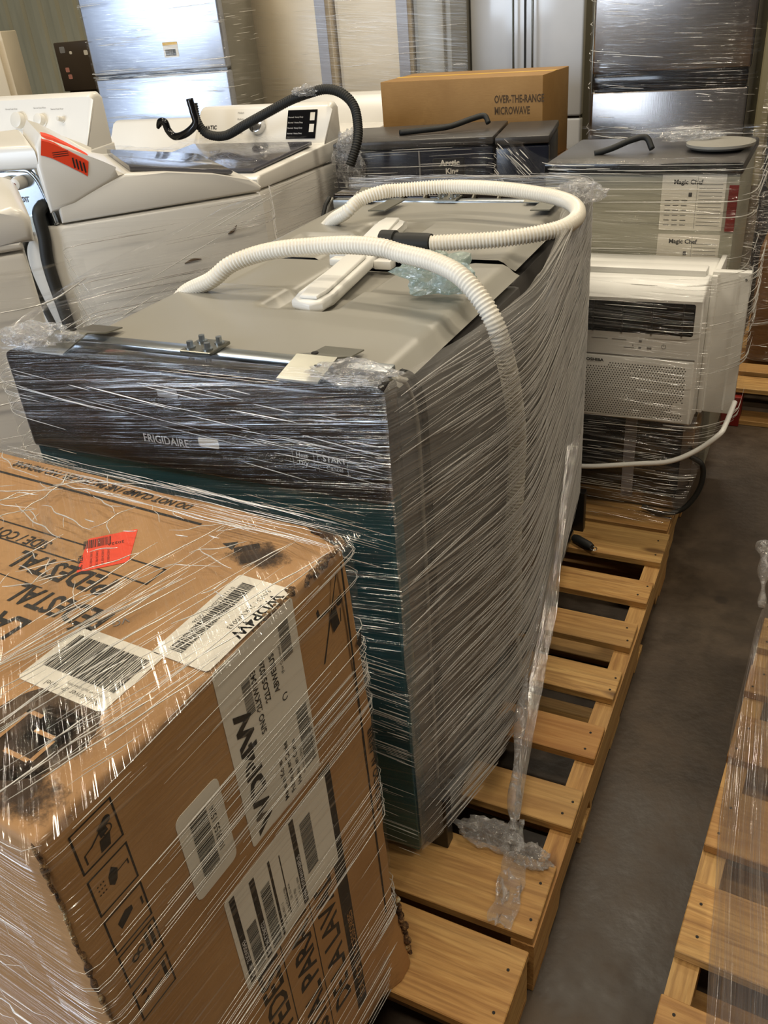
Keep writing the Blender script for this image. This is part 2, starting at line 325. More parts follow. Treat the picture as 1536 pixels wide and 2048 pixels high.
def film_shell(name, ring, mat, label, closed=False, nz=6, lip=.0, sub=.03, wob=.004, round_=.02, parent=None, seed=0., strands=0, srad=.0007, slen=.16, slope=0., clump=.0, fan=.04, smat='strand'):
    """ring: list of (x,y,z0,z1); vertical sheet following it, corners rounded, slightly uneven"""
    P = []; n = len(ring); rng = range(n if closed else n - 1); cum = 0; lastp = None
    for i in rng:
        a = ring[i]; b = ring[(i + 1) % n]; L = math.hypot(b[0] - a[0], b[1] - a[1]); k = max(2, int(L / sub))
        for j in range(k): t = j / k; P.append([a[q] + (b[q] - a[q]) * t for q in range(4)])
    P.append(list(ring[0] if closed else ring[-1]))
    for _ in range(int(round_ / .01)):   # smooth corners
        Q = [p[:] for p in P]
        for i in range(1, len(P) - 1):
            for q in range(4): Q[i][q] = .5 * P[i][q] + .25 * (P[i - 1][q] + P[i + 1][q])
        P = Q
    rows = []; us = []
    cx = sum(p[0] for p in P) / len(P); cy = sum(p[1] for p in P) / len(P)
    for p in P:
        if lastp: cum += math.hypot(p[0] - lastp[0], p[1] - lastp[1])
        lastp = p; us.append(cum); row = []
        d = Vector((p[0] - cx, p[1] - cy)); d = d.normalized() if d.length else Vector((1, 0))
        for j in range(nz + 1):
            z = p[2] + (p[3] - p[2]) * j / nz; wv = noise.noise(Vector((cum * 2 + seed, z * 9, seed))) * wob
            row.append((p[0] + d.x * wv, p[1] + d.y * wv, z))
        if lip:
            for q in (.5, 1.): row.append((p[0] - d.x * lip * q, p[1] - d.y * lip * q, p[3] + lip * .12 * q + noise.noise(Vector((cum * 14, q, seed))) * .006))
        rows.append(row)
    fo = MB().grid(rows, lambda i, j: (us[i], rows[i][j][2] + (0 if j <= nz else (j - nz) * lip * .5))).obj(name, mat, parent, True, label=label, cat=None if parent else 'plastic film')
    if strands:  # added pale threads, standing in for lamp highlights along the film's wrinkles
        rnd = random.Random(int(seed * 10) + 3); sb = MB(); made = 0; tries = 0
        import bisect
        def at(s_, z):
            i = max(0, min(len(P) - 2, bisect.bisect(us, s_) - 1)); t = (s_ - us[i]) / max(1e-6, us[i + 1] - us[i]); a_, b_ = P[i], P[i + 1]
            p_ = [a_[q] + (b_[q] - a_[q]) * t for q in range(4)]; tx, ty = b_[0] - a_[0], b_[1] - a_[1]; l_ = math.hypot(tx, ty) or 1; nx_, ny_ = ty / l_, -tx / l_
            if nx_ * (p_[0] - cx) + ny_ * (p_[1] - cy) < 0: nx_, ny_ = -nx_, -ny_
            return p_, nx_, ny_
        while made < strands and tries < strands * 8:
            tries += 1; s0 = rnd.uniform(0, cum); L = slen * rnd.choice((.3, .5, .8, 1.2, 2.)); p_, _, _ = at(s0, 0); zf = rnd.random(); z0 = p_[2] + (p_[3] - p_[2]) * zf
            if clump and noise.noise(Vector((s0 * 2.5, z0 * 9, seed + 2))) < clump * (rnd.random() * 1.6 - .3): continue
            k = max(5, int(L / .012)); sl = slope + rnd.uniform(-fan, fan); pts = []; off = rnd.uniform(.0006, .0025); r_ = srad * rnd.choice((.5, .6, .8, 1., 1.5)); ph = rnd.uniform(0, 99)
            for j in range(k + 1):
                s_ = s0 + L * j / k
                if s_ > cum: break
                p_, nx_, ny_ = at(s_, 0); z = z0 + sl * L * j / k + noise.noise(Vector((s_ * 5, ph, 0))) * .0012
                if z < p_[2] or z > p_[3] + .004: break
                o_ = off + wob * .5; pts.append((p_[0] + nx_ * o_, p_[1] + ny_ * o_, z))
            if len(pts) < 3: continue
            n_ = len(pts) - 1; sb.tube(pts, [r_ * max(.15, math.sin(math.pi * (.04 + .92 * j / n_)) ** .5) for j in range(n_ + 1)], 4, False); made += 1
        sb.obj('film_strands', smat, fo, True, kind='stuff')
    return fo
def crumple(name, c, size, label, mat='film_crumple', seed=1, parent=None, sub=4, amt=.55, cat='plastic film'):
    b = bmesh.new(); bmesh.ops.create_icosphere(b, subdivisions=sub, radius=1)
    for v in b.verts:
        q = v.co * 2.2 + Vector((seed * 3.1, seed, 0)); k = 1 + amt * (noise.noise(q) * .9 + .55 * abs(noise.noise(q * 2.7)) + .3 * noise.noise(q * 6))
        v.co = Vector((v.co.x * size[0] * k, v.co.y * size[1] * k, max(-size[2] * .96, v.co.z * size[2] * k)))
    me = bpy.data.meshes.new(name); b.to_mesh(me); b.free()
    return mobj(name, me, mat, parent, loc=c, label=label, cat=None if parent else cat)
# ================================================================== SETTING
MB().quad((-9, -8, 0), (6, -8, 0), (6, 9, 0), (-9, 9, 0)).obj('floor', 'concrete', label='dark stained concrete warehouse floor', kind='structure')
def corr_wall(name, x0, x1, y, z1, label):
    pts = []; x = x0
    while x < x1:
        for dx, dy in ((0, 0), (.11, 0), (.13, -.035), (.2, -.035), (.22, 0)): pts.append((x + dx, y + dy))
        x += .22
    rows = [[(px, py, 0), (px, py, z1)] for px, py in pts]
    return MB().grid(rows).obj(name, 'wallmetal', label=label, kind='structure')
corr_wall('wall_back', -9, 3, 6.4, 4.2, 'olive ribbed metal warehouse wall at the back')
# ================================================================== PALLETS
IN = .0254
_bm = {}
def board_mesh(L, wd, th):
    k = (round(L, 3), round(wd, 3), round(th, 3))
    if k not in _bm:
        b = MB().box(-L / 2, L / 2, -wd / 2, wd / 2, -th / 2, th / 2, .0015, 1); me = bpy.data.meshes.new('board'); b.b.to_mesh(me); b.b.free(); me.materials.append(M['wood']); _bm[k] = me
    return _bm[k]
def stringer_mesh(L):
    k = ('s', round(L, 3))
    if k not in _bm:
        h = .104; pts = [(-L / 2, 0), (-L / 2 + .15, 0)]
        for c0 in (-L / 2 + .15, L / 2 - .15 - .23): pts += [(c0, .0), (c0 + .012, .034), (c0 + .218, .034), (c0 + .23, 0)]
        pts += [(L / 2, 0), (L / 2, h), (-L / 2, h)]
        q = []
        for p_ in pts:
            if not q or abs(q[-1][0] - p_[0]) + abs(q[-1][1] - p_[1]) > 1e-6: q.append(p_)
        b = MB().prism(q, -.019, .019, 'y'); me = bpy.data.meshes.new('stringer'); b.b.to_mesh(me); b.b.free(); me.materials.append(M['wood']); _bm[k] = me
    return _bm[k]
YS = [(0, 5.5), (8.75, 12.25), (15.5, 19), (22.25, 25.75), (29, 32.5), (35.75, 39.25), (42.5, 48)]
def pallet(label, loc, rz=0., ys=YS, W=1.016, L=1.219, jit=1):
    t = thing('wooden_pallet', label, 'pallet', loc, rz, 'wooden pallets'); rnd = random.Random(jit); nb = MB()
    for a, b in ys:
        wd = (b - a) * IN; o = mobj('deck_board', board_mesh(W, wd, .018), None, t); o.location = (-W / 2 + rnd.uniform(-.004, .004), (a + b) / 2 * IN, .131); o.rotation_euler.z = R(rnd.uniform(-.35, .35))
        for sx in (-.019, -W / 2, -W + .019):
            for q in (.25, .72):
                nb.disc((sx + rnd.uniform(-.008, .008), (a + (b - a) * q) * IN + rnd.uniform(-.006, .006), .1398), (0, 0, 1), .0026, .001, 6)
    for sx in (-.019, -W / 2, -W + .019):
        o = mobj('stringer', stringer_mesh(L), None, t); o.location = (sx, L / 2, .018); o.rotation_euler.z = R(90)
    for a in (0, 12, 22, 32, 44.5):
        o = mobj('bottom_board', board_mesh(W, .09, .018), None, t); o.location = (-W / 2, a * IN + .045, .009)
    nb.obj('nail_heads', 'ink', t, kind='stuff'); return t
pallet('bare-fronted pallet carrying the two wrapped dishwashers', (0, 0, 0), 0, jit=1)
pallet('pallet under the washer pedestal carton at bottom', (-.018, -.018 - 1.219, 0), R(-.6), jit=2)
pallet('pallet behind the dishwashers carrying microwave and air conditioner', (-.008, 1.238, 0), R(.4), jit=3)
pallet('pallet along the right edge with loose hanging film', (1.165, -.36, 0), R(-3.6), jit=4, ys=[(0, 5), (7.6, 11.6), (14.3, 19.6), (22.6, 28), (31, 35.8), (38.6, 42), (44.6, 49)], W=.99)
pallet('pallet far behind at the right edge with red foot block', (1.03, 2.22, 0), R(-1), jit=5, ys=[(0, 4.5), (6.2, 9.4), (11, 14), (15.6, 19), (22, 25.5), (29, 32.5), (36, 39.5), (43, 48)])
t = bpy.data.objects.get('wooden_pallet.004')
MB().box(-1.012, -.95, -.02, .06, .0, .112, .003).obj('foot_block', 'red_paint', t, label='red painted foot block')
# ================================================================== PEDESTAL CARTON (foreground)
CT = thing('carton', 'large brown washer pedestal carton with labels in the foreground', 'carton', (-.176, -.11, .14), R(-4.2))
BX, BY, BZ = .79, .429, .782
b = MB(); nx = 24
r = bmesh.ops.create_grid(b.b, x_segments=1, y_segments=1, size=.5); bmesh.ops.delete(b.b, geom=r['verts'], context='VERTS')
b.box(-BX, 0, -BY, 0, 0, BZ, .007, 3)
bmesh.ops.subdivide_edges(b.b, edges=[e for e in b.b.edges if e.calc_length() > .1], cuts=14, use_grid_fill=True)
for v in b.b.verts:
    q = v.co * 7; edge = sum(1 for a, lo, hi in ((v.co.x, -BX, 0), (v.co.y, -BY, 0), (v.co.z, 0, BZ)) if a < lo + .02 or a > hi - .02)
    if edge >= 2: v.co += noise.noise_vector(q * 2.1) * .0045
    if v.co.z > .7 * BZ and v.co.x > -.05 and v.co.y > -.04: v.co += Vector((-.006, -.006, -.01)) * ((v.co.z - .7 * BZ) / (.3 * BZ))
    if v.co.z < .14 and v.co.y > -.06 and v.co.x > -.06: v.co += Vector((.016, .008, 0)) * (1 - v.co.z / .14)
for v in b.b.verts:
    v.co.z = min(v.co.z, BZ); v.co.x = min(v.co.x, 0 if v.co.z > .15 else .02); v.co.y = max(v.co.y, -BY)
b.obj('carton_body', 'cardboard', CT, 40)
EX, EY, EZ = (1, 0, 0), (0, 1, 0), (0, 0, 1); NX, NY = (-1, 0, 0), (0, -1, 0)
# bashed edges
def torn_edge(p0, p1, rad, seed, name='torn_edge'):
    n_ = 110; P = [Vector(p0).lerp(Vector(p1), k / n_) + noise.noise_vector(Vector((k * .13, seed, 0))) * rad * .5 + noise.noise_vector(Vector((k * .6, seed, 5))) * rad * .25 for k in range(n_ + 1)]
    MB().tube(P, [rad * (.25 + .75 * abs(noise.noise(Vector((k * .17, seed, 3)))) + .25 * abs(noise.noise(Vector((k * .9, seed, 7))))) * (.3 if k in (0, n_) else 1) for k in range(n_ + 1)], 7).obj(name, 'torn', CT, True)
torn_edge((-.002, -.012, BZ - .005), (-.004, -.17, BZ - .003), .008, 1)
torn_edge((-.001, -.428, BZ), (-.001, -.428, .40), .004, 3)
torn_edge((.002, .0, .16), (.012, .006, .02), .010, 4)
torn_edge((-.004, -.005, BZ - .006), (-.05, -.002, BZ - .004), .007, 5)
for cx, cy, sx, sy in ((-.075, -.345, .14, .10), (-.05, -.40, .16, .08), (-.07, -.07, .12, .08)):
    m_ = MB(); m_.grid([[(cx - sx / 2 * 1.0, cy - sy / 2, BZ + .0006), (cx - sx / 2, cy + sy / 2, BZ + .0006)], [(cx + sx / 2, cy - sy / 2, BZ + .0006), (cx + sx / 2, cy + sy / 2, BZ + .0006)]], lambda i, j: (i, j)); m_.obj('scuff_mark', 'scuff', CT)
T = lambda x, y: (x, y, BZ + .0003)
S = lambda y, z: (.0003, y, z)
# --- top print
def rect_outline(x0, x1, y0, y1, th): return [(x0, x1, y0, y0 + th), (x0, x1, y1 - th, y1), (x0, x0 + th, y0, y1), (x1 - th, x1, y0, y1)]
lettering('PEDESTAL', CT, T(-.176, -.164), NX, NY, .029, bold=.03, shear=.12, sx=.80)
lettering('PÉDESTAL', CT, T(-.139, -.208), NX, NY, .029, bold=.03, shear=.12, sx=.72)
lettering('LAVEUSE', CT, T(-.208, -.250), NX, NY, .032, bold=.03, shear=.12, sx=.8)
lettering('SIDE / CÔTÉ', CT, T(-.302, -.140), NX, NY, .0155, bold=.02, sx=.85)
lettering('DO NOT CLAMP / NE PAS PINCER / NO PRENSAR', CT, T(-.205, -.014), NX, NY, .0125, bold=.025, shear=.2, sx=.80)
lettering('Guide', CT, T(-.19, -.318), NX, NY, .014, bold=.02)
strips(CT, (0, 0, BZ), EX, EY, rect_outline(-.60, -.146, -.158, -.128, .0022) + [(-.6, -.17, -.046, -.042), (-.5, -.245, -.207, -.2055)])
# round logo on top
lg = MB(); 
lg.tube([(-.088, -.350, BZ + .0002), (-.088, -.350, BZ + .0006)], .052, 40).obj('logo_disc', 'ink_faded', CT)
strips(CT, (0, 0, BZ + .0006), EX, EY, [(-.112, -.108, -.375, -.335), (-.112, -.094, -.339, -.335), (-.088, -.062, -.352, -.348), (-.066, -.062, -.375, -.348), (-.094, -.066, -.378, -.374)], 'cardboard', .0006, 'logo_strokes')
lettering('LG', CT, T(-.165, -.33), NX, NY, .05, bold=.03)
# crushed warning arrows near far corner
polys(CT, (0, 0, BZ), EX, EY, [[(-.122, -.066), (-.108, -.056), (-.104, -.072)], [(-.105, -.068), (-.085, -.05), (-.078, -.056), (-.098, -.076)], [(-.088, -.078), (-.058, -.056), (-.052, -.066), (-.08, -.09)]])
# handwritten size mark
lettering('VG', CT, T(-.125, -.205), (-.6, -.8, 0), (.8, -.6, 0), .009, 'grey_ink')
# labels on the top
pl = paper(CT, T(-.157, -.312), EX, EY, .105, .078); 
barcode(pl, T(-.148, -.290), EX, EY, .09, .045, 3, lift=.0008)
lettering('Non-driver dr / label', pl, T(-.062, -.302), NX, NY, .0062, sx=.9)
lettering('5NXK 2144 3600 0044 PFM', pl, T(-.060, -.296), NX, NY, .003)
pl = paper(CT, T(-.068, -.235), EX, EY, .066, .130, cr=.004)
barcode(pl, T(-.040, -.225), EY, NX, .11, .016, 4, lift=.0008, n=46)
lettering('WDP4W', pl, T(-.016, -.118), NY, EX, .013, bold=.03)
lettering('S/NO : 2LKW0043', pl, T(-.026, -.115), NY, EX, .006)
lettering('011212L00A321.0026', pl, T(-.062, -.125), NY, EX, .005)
# orange sticker, crossing the printed frame
pl = paper(CT, T(-.232, -.172), Vector((.038, .038, 0)), Vector((-.04, .056, 0)), .054, .066, 'orange_paper', cr=.002)
ou = Vector((.707, .707, 0)); ov = Vector((-.707, .707, 0)); oo = Vector(T(-.232, -.172)) + Vector((0, 0, .0004))
barcode(pl, oo + ou * .006 + ov * .044, ou, ov, .03, .017, 6, n=22)
lettering('RC  PEZ4', pl, oo + ou * .006 + ov * .004, ov, -ou, .005, bold=.02); lettering('2022A', pl, oo + ou * .050 + ov * .046, -ou, -ov, .005)
for k in range(4): lettering('RC 1020 AC 5524 21', pl, oo + ou * (.016 + .006 * k) + ov * .006, ov, -ou, .0024)
# --- right face print (text runs upwards)
U, V = EZ, NY
for (y0, z0) in ((-.404, .716), (-.404, .664), (-.404, .613), (-.404, .565), (-.404, .514)):
    strips(CT, (0, y0, z0), EY, EZ, rect_outline(0, .043, 0, .045 if z0 > .7 else .044, .0018))
fr = (0, 0, 0)
def pic(ps): polys(CT, (0, 0, 0), EY, EZ, ps)
def circ(cy, cz, r_, n=14): return [(cy + r_ * math.cos(2 * math.pi * k / n), cz + r_ * math.sin(2 * math.pi * k / n)) for k in range(n)]
def arc_strip(cy, cz, r0_, r1_, a0, a1, n=8):
    out = []
    for k in range(n):
        A, B = R(a0 + (a1 - a0) * k / n), R(a0 + (a1 - a0) * (k + 1) / n); out.append([(cy + r0_ * math.cos(A), cz + r0_ * math.sin(A)), (cy + r1_ * math.cos(A), cz + r1_ * math.sin(A)), (cy + r1_ * math.cos(B), cz + r1_ * math.sin(B)), (cy + r0_ * math.cos(B), cz + r0_ * math.sin(B))])
    return out
# fork-truck / person icon, umbrella, glass, stacking limit, arrows
pic([circ(-.371, .745, .0042), [(-.381, .744), (-.374, .747), (-.372, .735), (-.380, .733)], [(-.382, .732), (-.371, .733), (-.374, .720), (-.384, .720)]] + arc_strip(-.373, .736, .0042, .0052, 0, 360, 12) + [[(-.398, .7325), (-.390, .7345), (-.390, .733), (-.398, .731)], [(-.398, .7325), (-.3965, .7325), (-.3965, .722), (-.398, .722)], [(-.390, .7345), (-.380, .741), (-.380, .739), (-.390, .7325)]])
pic([[(-.387, .673 + .012), (-.386, .693), (-.381, .700), (-.376, .693), (-.379, .6835), (-.383, .680)]] + [circ(-.394 + dx, .690 + dz, .0009, 6) for dx in (0, .003, -.003) for dz in (-.006, -.001, .004)] + [[(-.381, .690), (-.365, .692), (-.365, .6908), (-.381, .6888)], [(-.3665, .692), (-.365, .692), (-.365, .686), (-.3665, .686)]])
pic([[(-.393, .641), (-.383, .647), (-.376, .645), (-.376, .640), (-.383, .636), (-.391, .632)], [(-.367, .642), (-.365, .643), (-.365, .634), (-.367, .633)]])
pic([[(-.376, .602), (-.3725, .603), (-.3725, .579), (-.376, .578)], [(-.370, .604), (-.366, .605), (-.366, .581), (-.370, .580)]] + arc_strip(-.382, .592, .0022, .0042, 0, 360, 12) + arc_strip(-.389, .589, .0022, .0045, 0, 360, 12))
pic([[(-.370, .551), (-.366, .552), (-.366, .528), (-.370, .527)], [(-.392, .545), (-.373, .547), (-.373, .5458), (-.392, .5438)], [(-.392, .533), (-.373, .535), (-.373, .5338), (-.392, .5318)], [(-.398, .5435), (-.391, .548), (-.391, .541)], [(-.398, .5315), (-.391, .536), (-.391, .529)]])
# big white label folded over the edge
pl = paper(CT, S(-.112, .548), EZ, NY, .232, .122, cr=.004)
SS = lambda y, z: (.0008, y, z)
lettering('WDP4W', pl, SS(-.200, .556), U, V, .022, bold=.06, sx=1.35)
lettering('S/NO :2LKW0043', pl, SS(-.182, .665), U, V, .0078, bold=.02, sx=.98)
lettering('22LOS0026', pl, SS(-.168, .694), U, V, .0078, bold=.02)
lettering('ABWEEUS', pl, SS(-.153, .694), U, V, .0078, bold=.02)
lettering('(For Customer)', pl, SS(-.142, .708), U, V, .004)
lettering('Made in Korea', pl, SS(-.170, .556), U, V, .0068, bold=.015, sx=1.05)
lettering('Fabriqué en Corée', pl, SS(-.158, .556), U, V, .0068, bold=.015)
lettering('Hecho en Corea', pl, SS(-.146, .556), U, V, .0068, bold=.015)
lettering('(Service Use Only)', pl, SS(-.138, .562), U, V, .0036)
lettering('0/11212L00A3221.00.5', pl, SS(-.1155, .565), U, V, .0045, bold=.01)
barcode(pl, SS(-.203, .700), U, EY, .042, .012, 11, lift=-.0003); barcode(pl, SS(-.140, .720), U, EY, .045, .016, 12, lift=-.0003); barcode(pl, SS(-.136, .565), U, EY, .085, .018, 13, lift=-.0003, n=46)
pic_c = arc_strip(-.147, .680, .0034, .0048, 30, 330, 14); polys(pl, (.0006, 0, 0), EY, EZ, pic_c)
# small barcode label
pl = paper(CT, S(-.256, .564), EZ, NY, .113, .058, cr=.008)
barcode(pl, SS(-.300, .583), U, EY, .078, .022, 14, lift=-.0003); lettering('1033155 1524', pl, SS(-.268, .592), U, V, .0075, sx=1.)
# lower shipping label with black bars
pl = paper(CT, S(-.108, .378), EZ, NY, .150, .180, cr=.004)
strips(pl, (.0007, 0, 0), EY, EZ, [(-.282, -.274, .384, .524), (-.252, -.244, .384, .515), (-.222, -.2185, .384, .51), (-.180, -.172, .384, .524), (-.204, -.2025, .40, .50)])
barcode(pl, SS(-.270, .386), U, EY, .075, .015, 15, lift=-.0003); barcode(pl, SS(-.240, .386), U, EY, .10, .015, 16, lift=-.0003); barcode(pl, SS(-.164, .42), U, EY, .085, .020, 17, lift=-.0003, n=46)
for k, (s_, y_) in enumerate((('Serial#:  2LKW0043', -.2755), ('MSI*: 4LT29#252', -.2455), ('WM#: WDP4W/ABEUS', -.1735))): lettering(s_, pl, (.0013, y_, .388), U, V, .0058, 'white_ink', bold=.02)
for k in range(5): lettering(['FG LABEL 4231 / 2', 'Model 4TA-7LG 7780', 'QA  021 44 A', 'CTN 00211 PED', 'LOT A12 / 0094'][k], pl, SS(-.212 + .0075 * k, .395 + .012 * (k % 3)), U, V, .0034)
# large printed words
for s_, y_, z_, h_ in (('PEDESTAL', -.238, .235, .035), ('PEDESTAL PARA EL', -.180, .035, .035), ('DE LA LAVADORA', -.128, .12, .035)): lettering(s_, CT, (-.0002, y_, z_), U, V, h_, bold=.03, shear=.12, sx=.92)
strips(CT, (0, 0, 0), EY, EZ, [(-.231, -.2295, .0, .40), (-.173, -.1715, .0, .40), (-.118, -.096, .06, .535), (-.026, -.0225, .05, .762), (-.30, -.299, .0, .20)])
lettering('SIDE / CÔTÉ / ACCESSORIES', CT, (.0008, -.100, .08), U, V, .011, 'cardboard', bold=.02)
lettering('CUIDADO AL ABRIR', CT, S(-.003, .36), U, V, .012, bold=.03, shear=-.1)
polys(CT, (0, 0, 0), EY, EZ, [[(-.014, .645), (-.003, .655), (-.005, .628)], circ(-.036, .722, .006), [(-.056, .716), (-.044, .722), (-.040, .694), (-.053, .690)], [(-.037, .712), (-.035, .712), (-.037, .695), (-.039, .695)], [(-.078, .735), (-.074, .737), (-.072, .726), (-.076, .724)], [(-.074, .728), (-.054, .724), (-.054, .721), (-.074, .724)], [(-.036, .757), (-.034, .757), (-.075, .665), (-.078, .665)]])
# near face tape and folds
strips(CT, (0, -BY, 0), EX, EZ, [(-.45, -.39, 0, BZ)], 'ink_faded', .0006, 'tape_strip')
# ================================================================== DISHWASHERS
def dishwasher(label, loc, rz, D, ribs=False, xa=-.272, xb=.302):
    t = thing('dishwasher', label, 'dishwasher', loc, rz, 'dishwashers on the centre pallet')
    d = MB().box(-.308, .308, 0, .042, .018, .712, .004).obj('door', 'teal', t, 40)
    p = MB().box(-.311, .311, -.006, .052, .708, .866, .008, 3).obj('control_panel', 'panel_black', t, 40)
    # tub: body with a modelled top
    MB().box(xa, xb, .05, D, .085, .822, .008).obj('tub', 'tub_side', t, 40)
    n = 56; rows = []
    x0, x1, y0, y1 = xa, xb - .002, .075, D - .003
    def sm(a, b, x): x = max(0, min(1, (x - a) / (b - a))); return x * x * (3 - 2 * x)
    def hgt(x, y):
        h = .858
        e = min(x - x0, x1 - x, y1 - y + .03); h -= .018 * (1 - sm(0, .03, e))
        # pocket around the feed arm, open to the rear
        dx = max(-.035 - x, x - .22, 0); dy = max(.302 - y, 0); px = -.035 + .07 * max(0, (y - .30)) ; r_ = math.hypot(max(-.035 - x, x - .075, 0), dy)
        h -= .016 * (1 - sm(.0, .018, r_))
        r2 = math.hypot(max(-.20 - x, x - .20, 0), max(.40 - y, 0)); h -= .007 * (1 - sm(0, .012, r2))
        return h
    for i in range(n + 1): rows.append([(x0 + (x1 - x0) * i / n, y0 + (y1 - y0) * j / n, hgt(x0 + (x1 - x0) * i / n, y0 + (y1 - y0) * j / n)) for j in range(n + 1)])
    top = MB().grid(rows).obj('tub_top', 'grey_tub', t, True)
    # front rail and brackets
    MB().box(-.29, .285, .072, .100, .838, .862, .003).obj('front_rail', 'galvanised', t, 40)
    for cx in (-.225, .195):
        k = MB().prism([(.0, .868), (.055, .880), (.092, .868), (.128, .864), (.128, .866), (.092, .870), (.055, .8825), (.0, .8705)], cx - .03, cx + .03, 'x').obj('mounting_bracket', 'bracket_steel', t)
        MB().disc((cx - .012, .07, .8785), (0, 0, 1), .005, .0012, 12).obj('screw_hole', 'dark_gap', k); MB().disc((cx + .012, .035, .877), (0, 0, 1), .005, .0012, 12).obj('screw_hole', 'dark_gap', k)
    h = MB().box(-.035, .018, .062, .112, .862, .867, .001, 1).obj('latch_plate', 'bracket_steel', t)
    for bx, by in ((-.024, .074), (.006, .074), (-.022, .1), (.008, .1)): MB().disc((bx, by, .866), (0, 0, 1), .0075, .003, 14).disc((bx, by, .869), (0, 0, 1), .0045, .008, 8).obj('bolt', 'galvanised', h, 40)
    if ribs:
        MB().box(-.27, .27, .012, .072, .846, .852, .002).obj('rib_plate', 'grey_tub', t)
        for k in range(9): MB().prism([(.014, .852), (.07, .852), (.07, .862), (.05, .872), (.014, .866)], -.24 + .06 * k - .002, -.24 + .06 * k + .002, 'x').obj('rib', 'grey_tub_dark', t)
    # white water feed arm, wider at its nose
    P = [(.0 + .024 * 1, .30), (.045, .292), (.062, .305), (.060, .345), (.028, D), (-.035, D), (.003, .345), (.002, .31)]
    a = MB().prism([(x, y) for x, y in P], .848, .866, 'z', .006).obj('feed_arm', 'white_plastic', t, 50)
    MB().prism([(.018, .31), (.05, .31), (.052, .345), (.02, D - .03), (-.022, D - .03), (.012, .35)], .866, .873, 'z', .004).obj('feed_arm_ridge', 'white_plastic', a, 50)
    for sx in (-.06, .032): MB().box(sx, sx + .035, D - .03, D - .006, .846, .862, .003).obj('arm_clip', 'white_plastic', a, 40)
    # side: door seal trim, insulation seam, base rails, kick leg
    MB().tube(spline([(.305, .075, .862), (.307, .10, .845), (.308, .125, .80), (.308, .13, .70), (.308, .125, .35), (.307, .12, .06)], 40), .005, 8).obj('door_seal', 'rubber', t, True)
    MB().tube(spline([(.304, .062, .858), (.306, .085, .84), (.307, .105, .79), (.307, .108, .70), (.306, .1, .35), (.306, .095, .06)], 40), .003, 8).obj('seal_trim', 'grey_tub', t, True)
    for sx in (-1, 1):
        rl = MB().box(min(.262 * sx, .325 * sx), max(.262 * sx, .325 * sx), .085, D - .02, .012, .02, .001, 1).box(min(.325 * sx, .322 * sx), max(.325 * sx, .322 * sx), .085, D - .02, .0, .02).box(min(.27 * sx, .273 * sx), max(.27 * sx, .273 * sx), .085, D - .02, .02, .085).obj('base_rail', 'galvanised', t, 40)
        for k in range(3): MB().disc((.30 * sx, .17 + .12 * k, .0195), (0, 0, 1), .007, .001, 12).obj('rail_hole', 'dark_gap', rl)
        MB().box(min(.30 * sx, .345 * sx), max(.30 * sx, .345 * sx), .035, .06, .0, .12, .002).obj('kick_leg', 'kick', t)
        MB().tube(spline([(.312 * sx, .075, .03), (.316 * sx, .09, .075), (.31 * sx, .10, .10), (.305 * sx, .15, .09)], 20), .004, 8).obj('door_spring_cable', 'rubber', t, True)
    MB().box(-.29, .29, .045, .055, .0, .1).obj('kick_plate', 'kick', t)
    return t, d, p
dw, door, pan = dishwasher('dishwasher with black control panel and teal-filmed door facing the front', (-.53, .07, .14), 0, .580)
PF = (0, -.006, 0)
lettering('FRIGIDAIRE', pan, (-.075, -.0066, .752), EX, EZ, .0125, 'white_ink', bold=.012, sx=.92)
lettering('START', pan, (.222, -.0066, .764), EX, EZ, .0085, 'white_ink', bold=.01); lettering('Cancel', pan, (.226, -.0066, .752), EX, EZ, .0065, 'white_ink')
lettering('Heat', pan, (.182, -.0066, .765), EX, EZ, .0065, 'white_ink'); lettering('Dry', pan, (.185, -.0066, .754), EX, EZ, .0065, 'white_ink')
strips(pan, (0, -.0062, 0), EX, EZ, rect_outline(.176, .209, .747, .779, .0006) + rect_outline(.214, .258, .747, .779, .0006), 'grey_ink')
paper(pan, (.024, -.0062, .757), EX, EZ, .034, .014, cr=.003, name='sticker'); paper(pan, (-.03, -.0062, .826), EX, EZ, .035, .012, 'grey_ink', name='sticker', cr=.002)
hz = corr([(-.83, .40, .80), (-.815, .40, .92), (-.775, .41, .985), (-.70, .405, 1.02), (-.662, .413, 1.045), (-.617, .426, 1.06), (-.566, .430, 1.07), (-.507, .437, 1.075), (-.44, .434, 1.08), (-.381, .425, 1.08), (-.347, .418, 1.075), (-.279, .394, 1.07), (-.222, .366, 1.055), (-.175, .35, 1.005), (-.155, .355, .93), (-.15, .375, .85), (-.15, .385, .783), (-.15, .372, .699), (-.15, .36, .61), (-.155, .385, .50), (-.165, .41, .42)], .0145)
for v in hz.b.verts: v.co -= Vector((-.53, .07, .14))
hz.obj('drain_hose', 'hose_white', dw, True)
MB().tube([(.34, .26, .06), (.37, .32, .06)], .0125, 14).obj('rubber_sleeve', 'rubber', dw, 40)
MB().tube(spline([(.36, .34, .28), (.375, .33, .25), (.385, .315, .21), (.385, .30, .17)], 20), .004, 8).obj('wire_tie', 'hose_white', dw, True)
dw2, door2, pan2 = dishwasher('dishwasher turned away behind the first, rib plate showing at its far edge', (-.562, 1.213, .14), R(181.5), .553, True, -.302, .272)
inv = dw2.matrix_basis.inverted() if False else (Matrix.Translation((-.562, 1.213, .14)) @ Matrix.Rotation(R(181.5), 4, 'Z')).inverted()
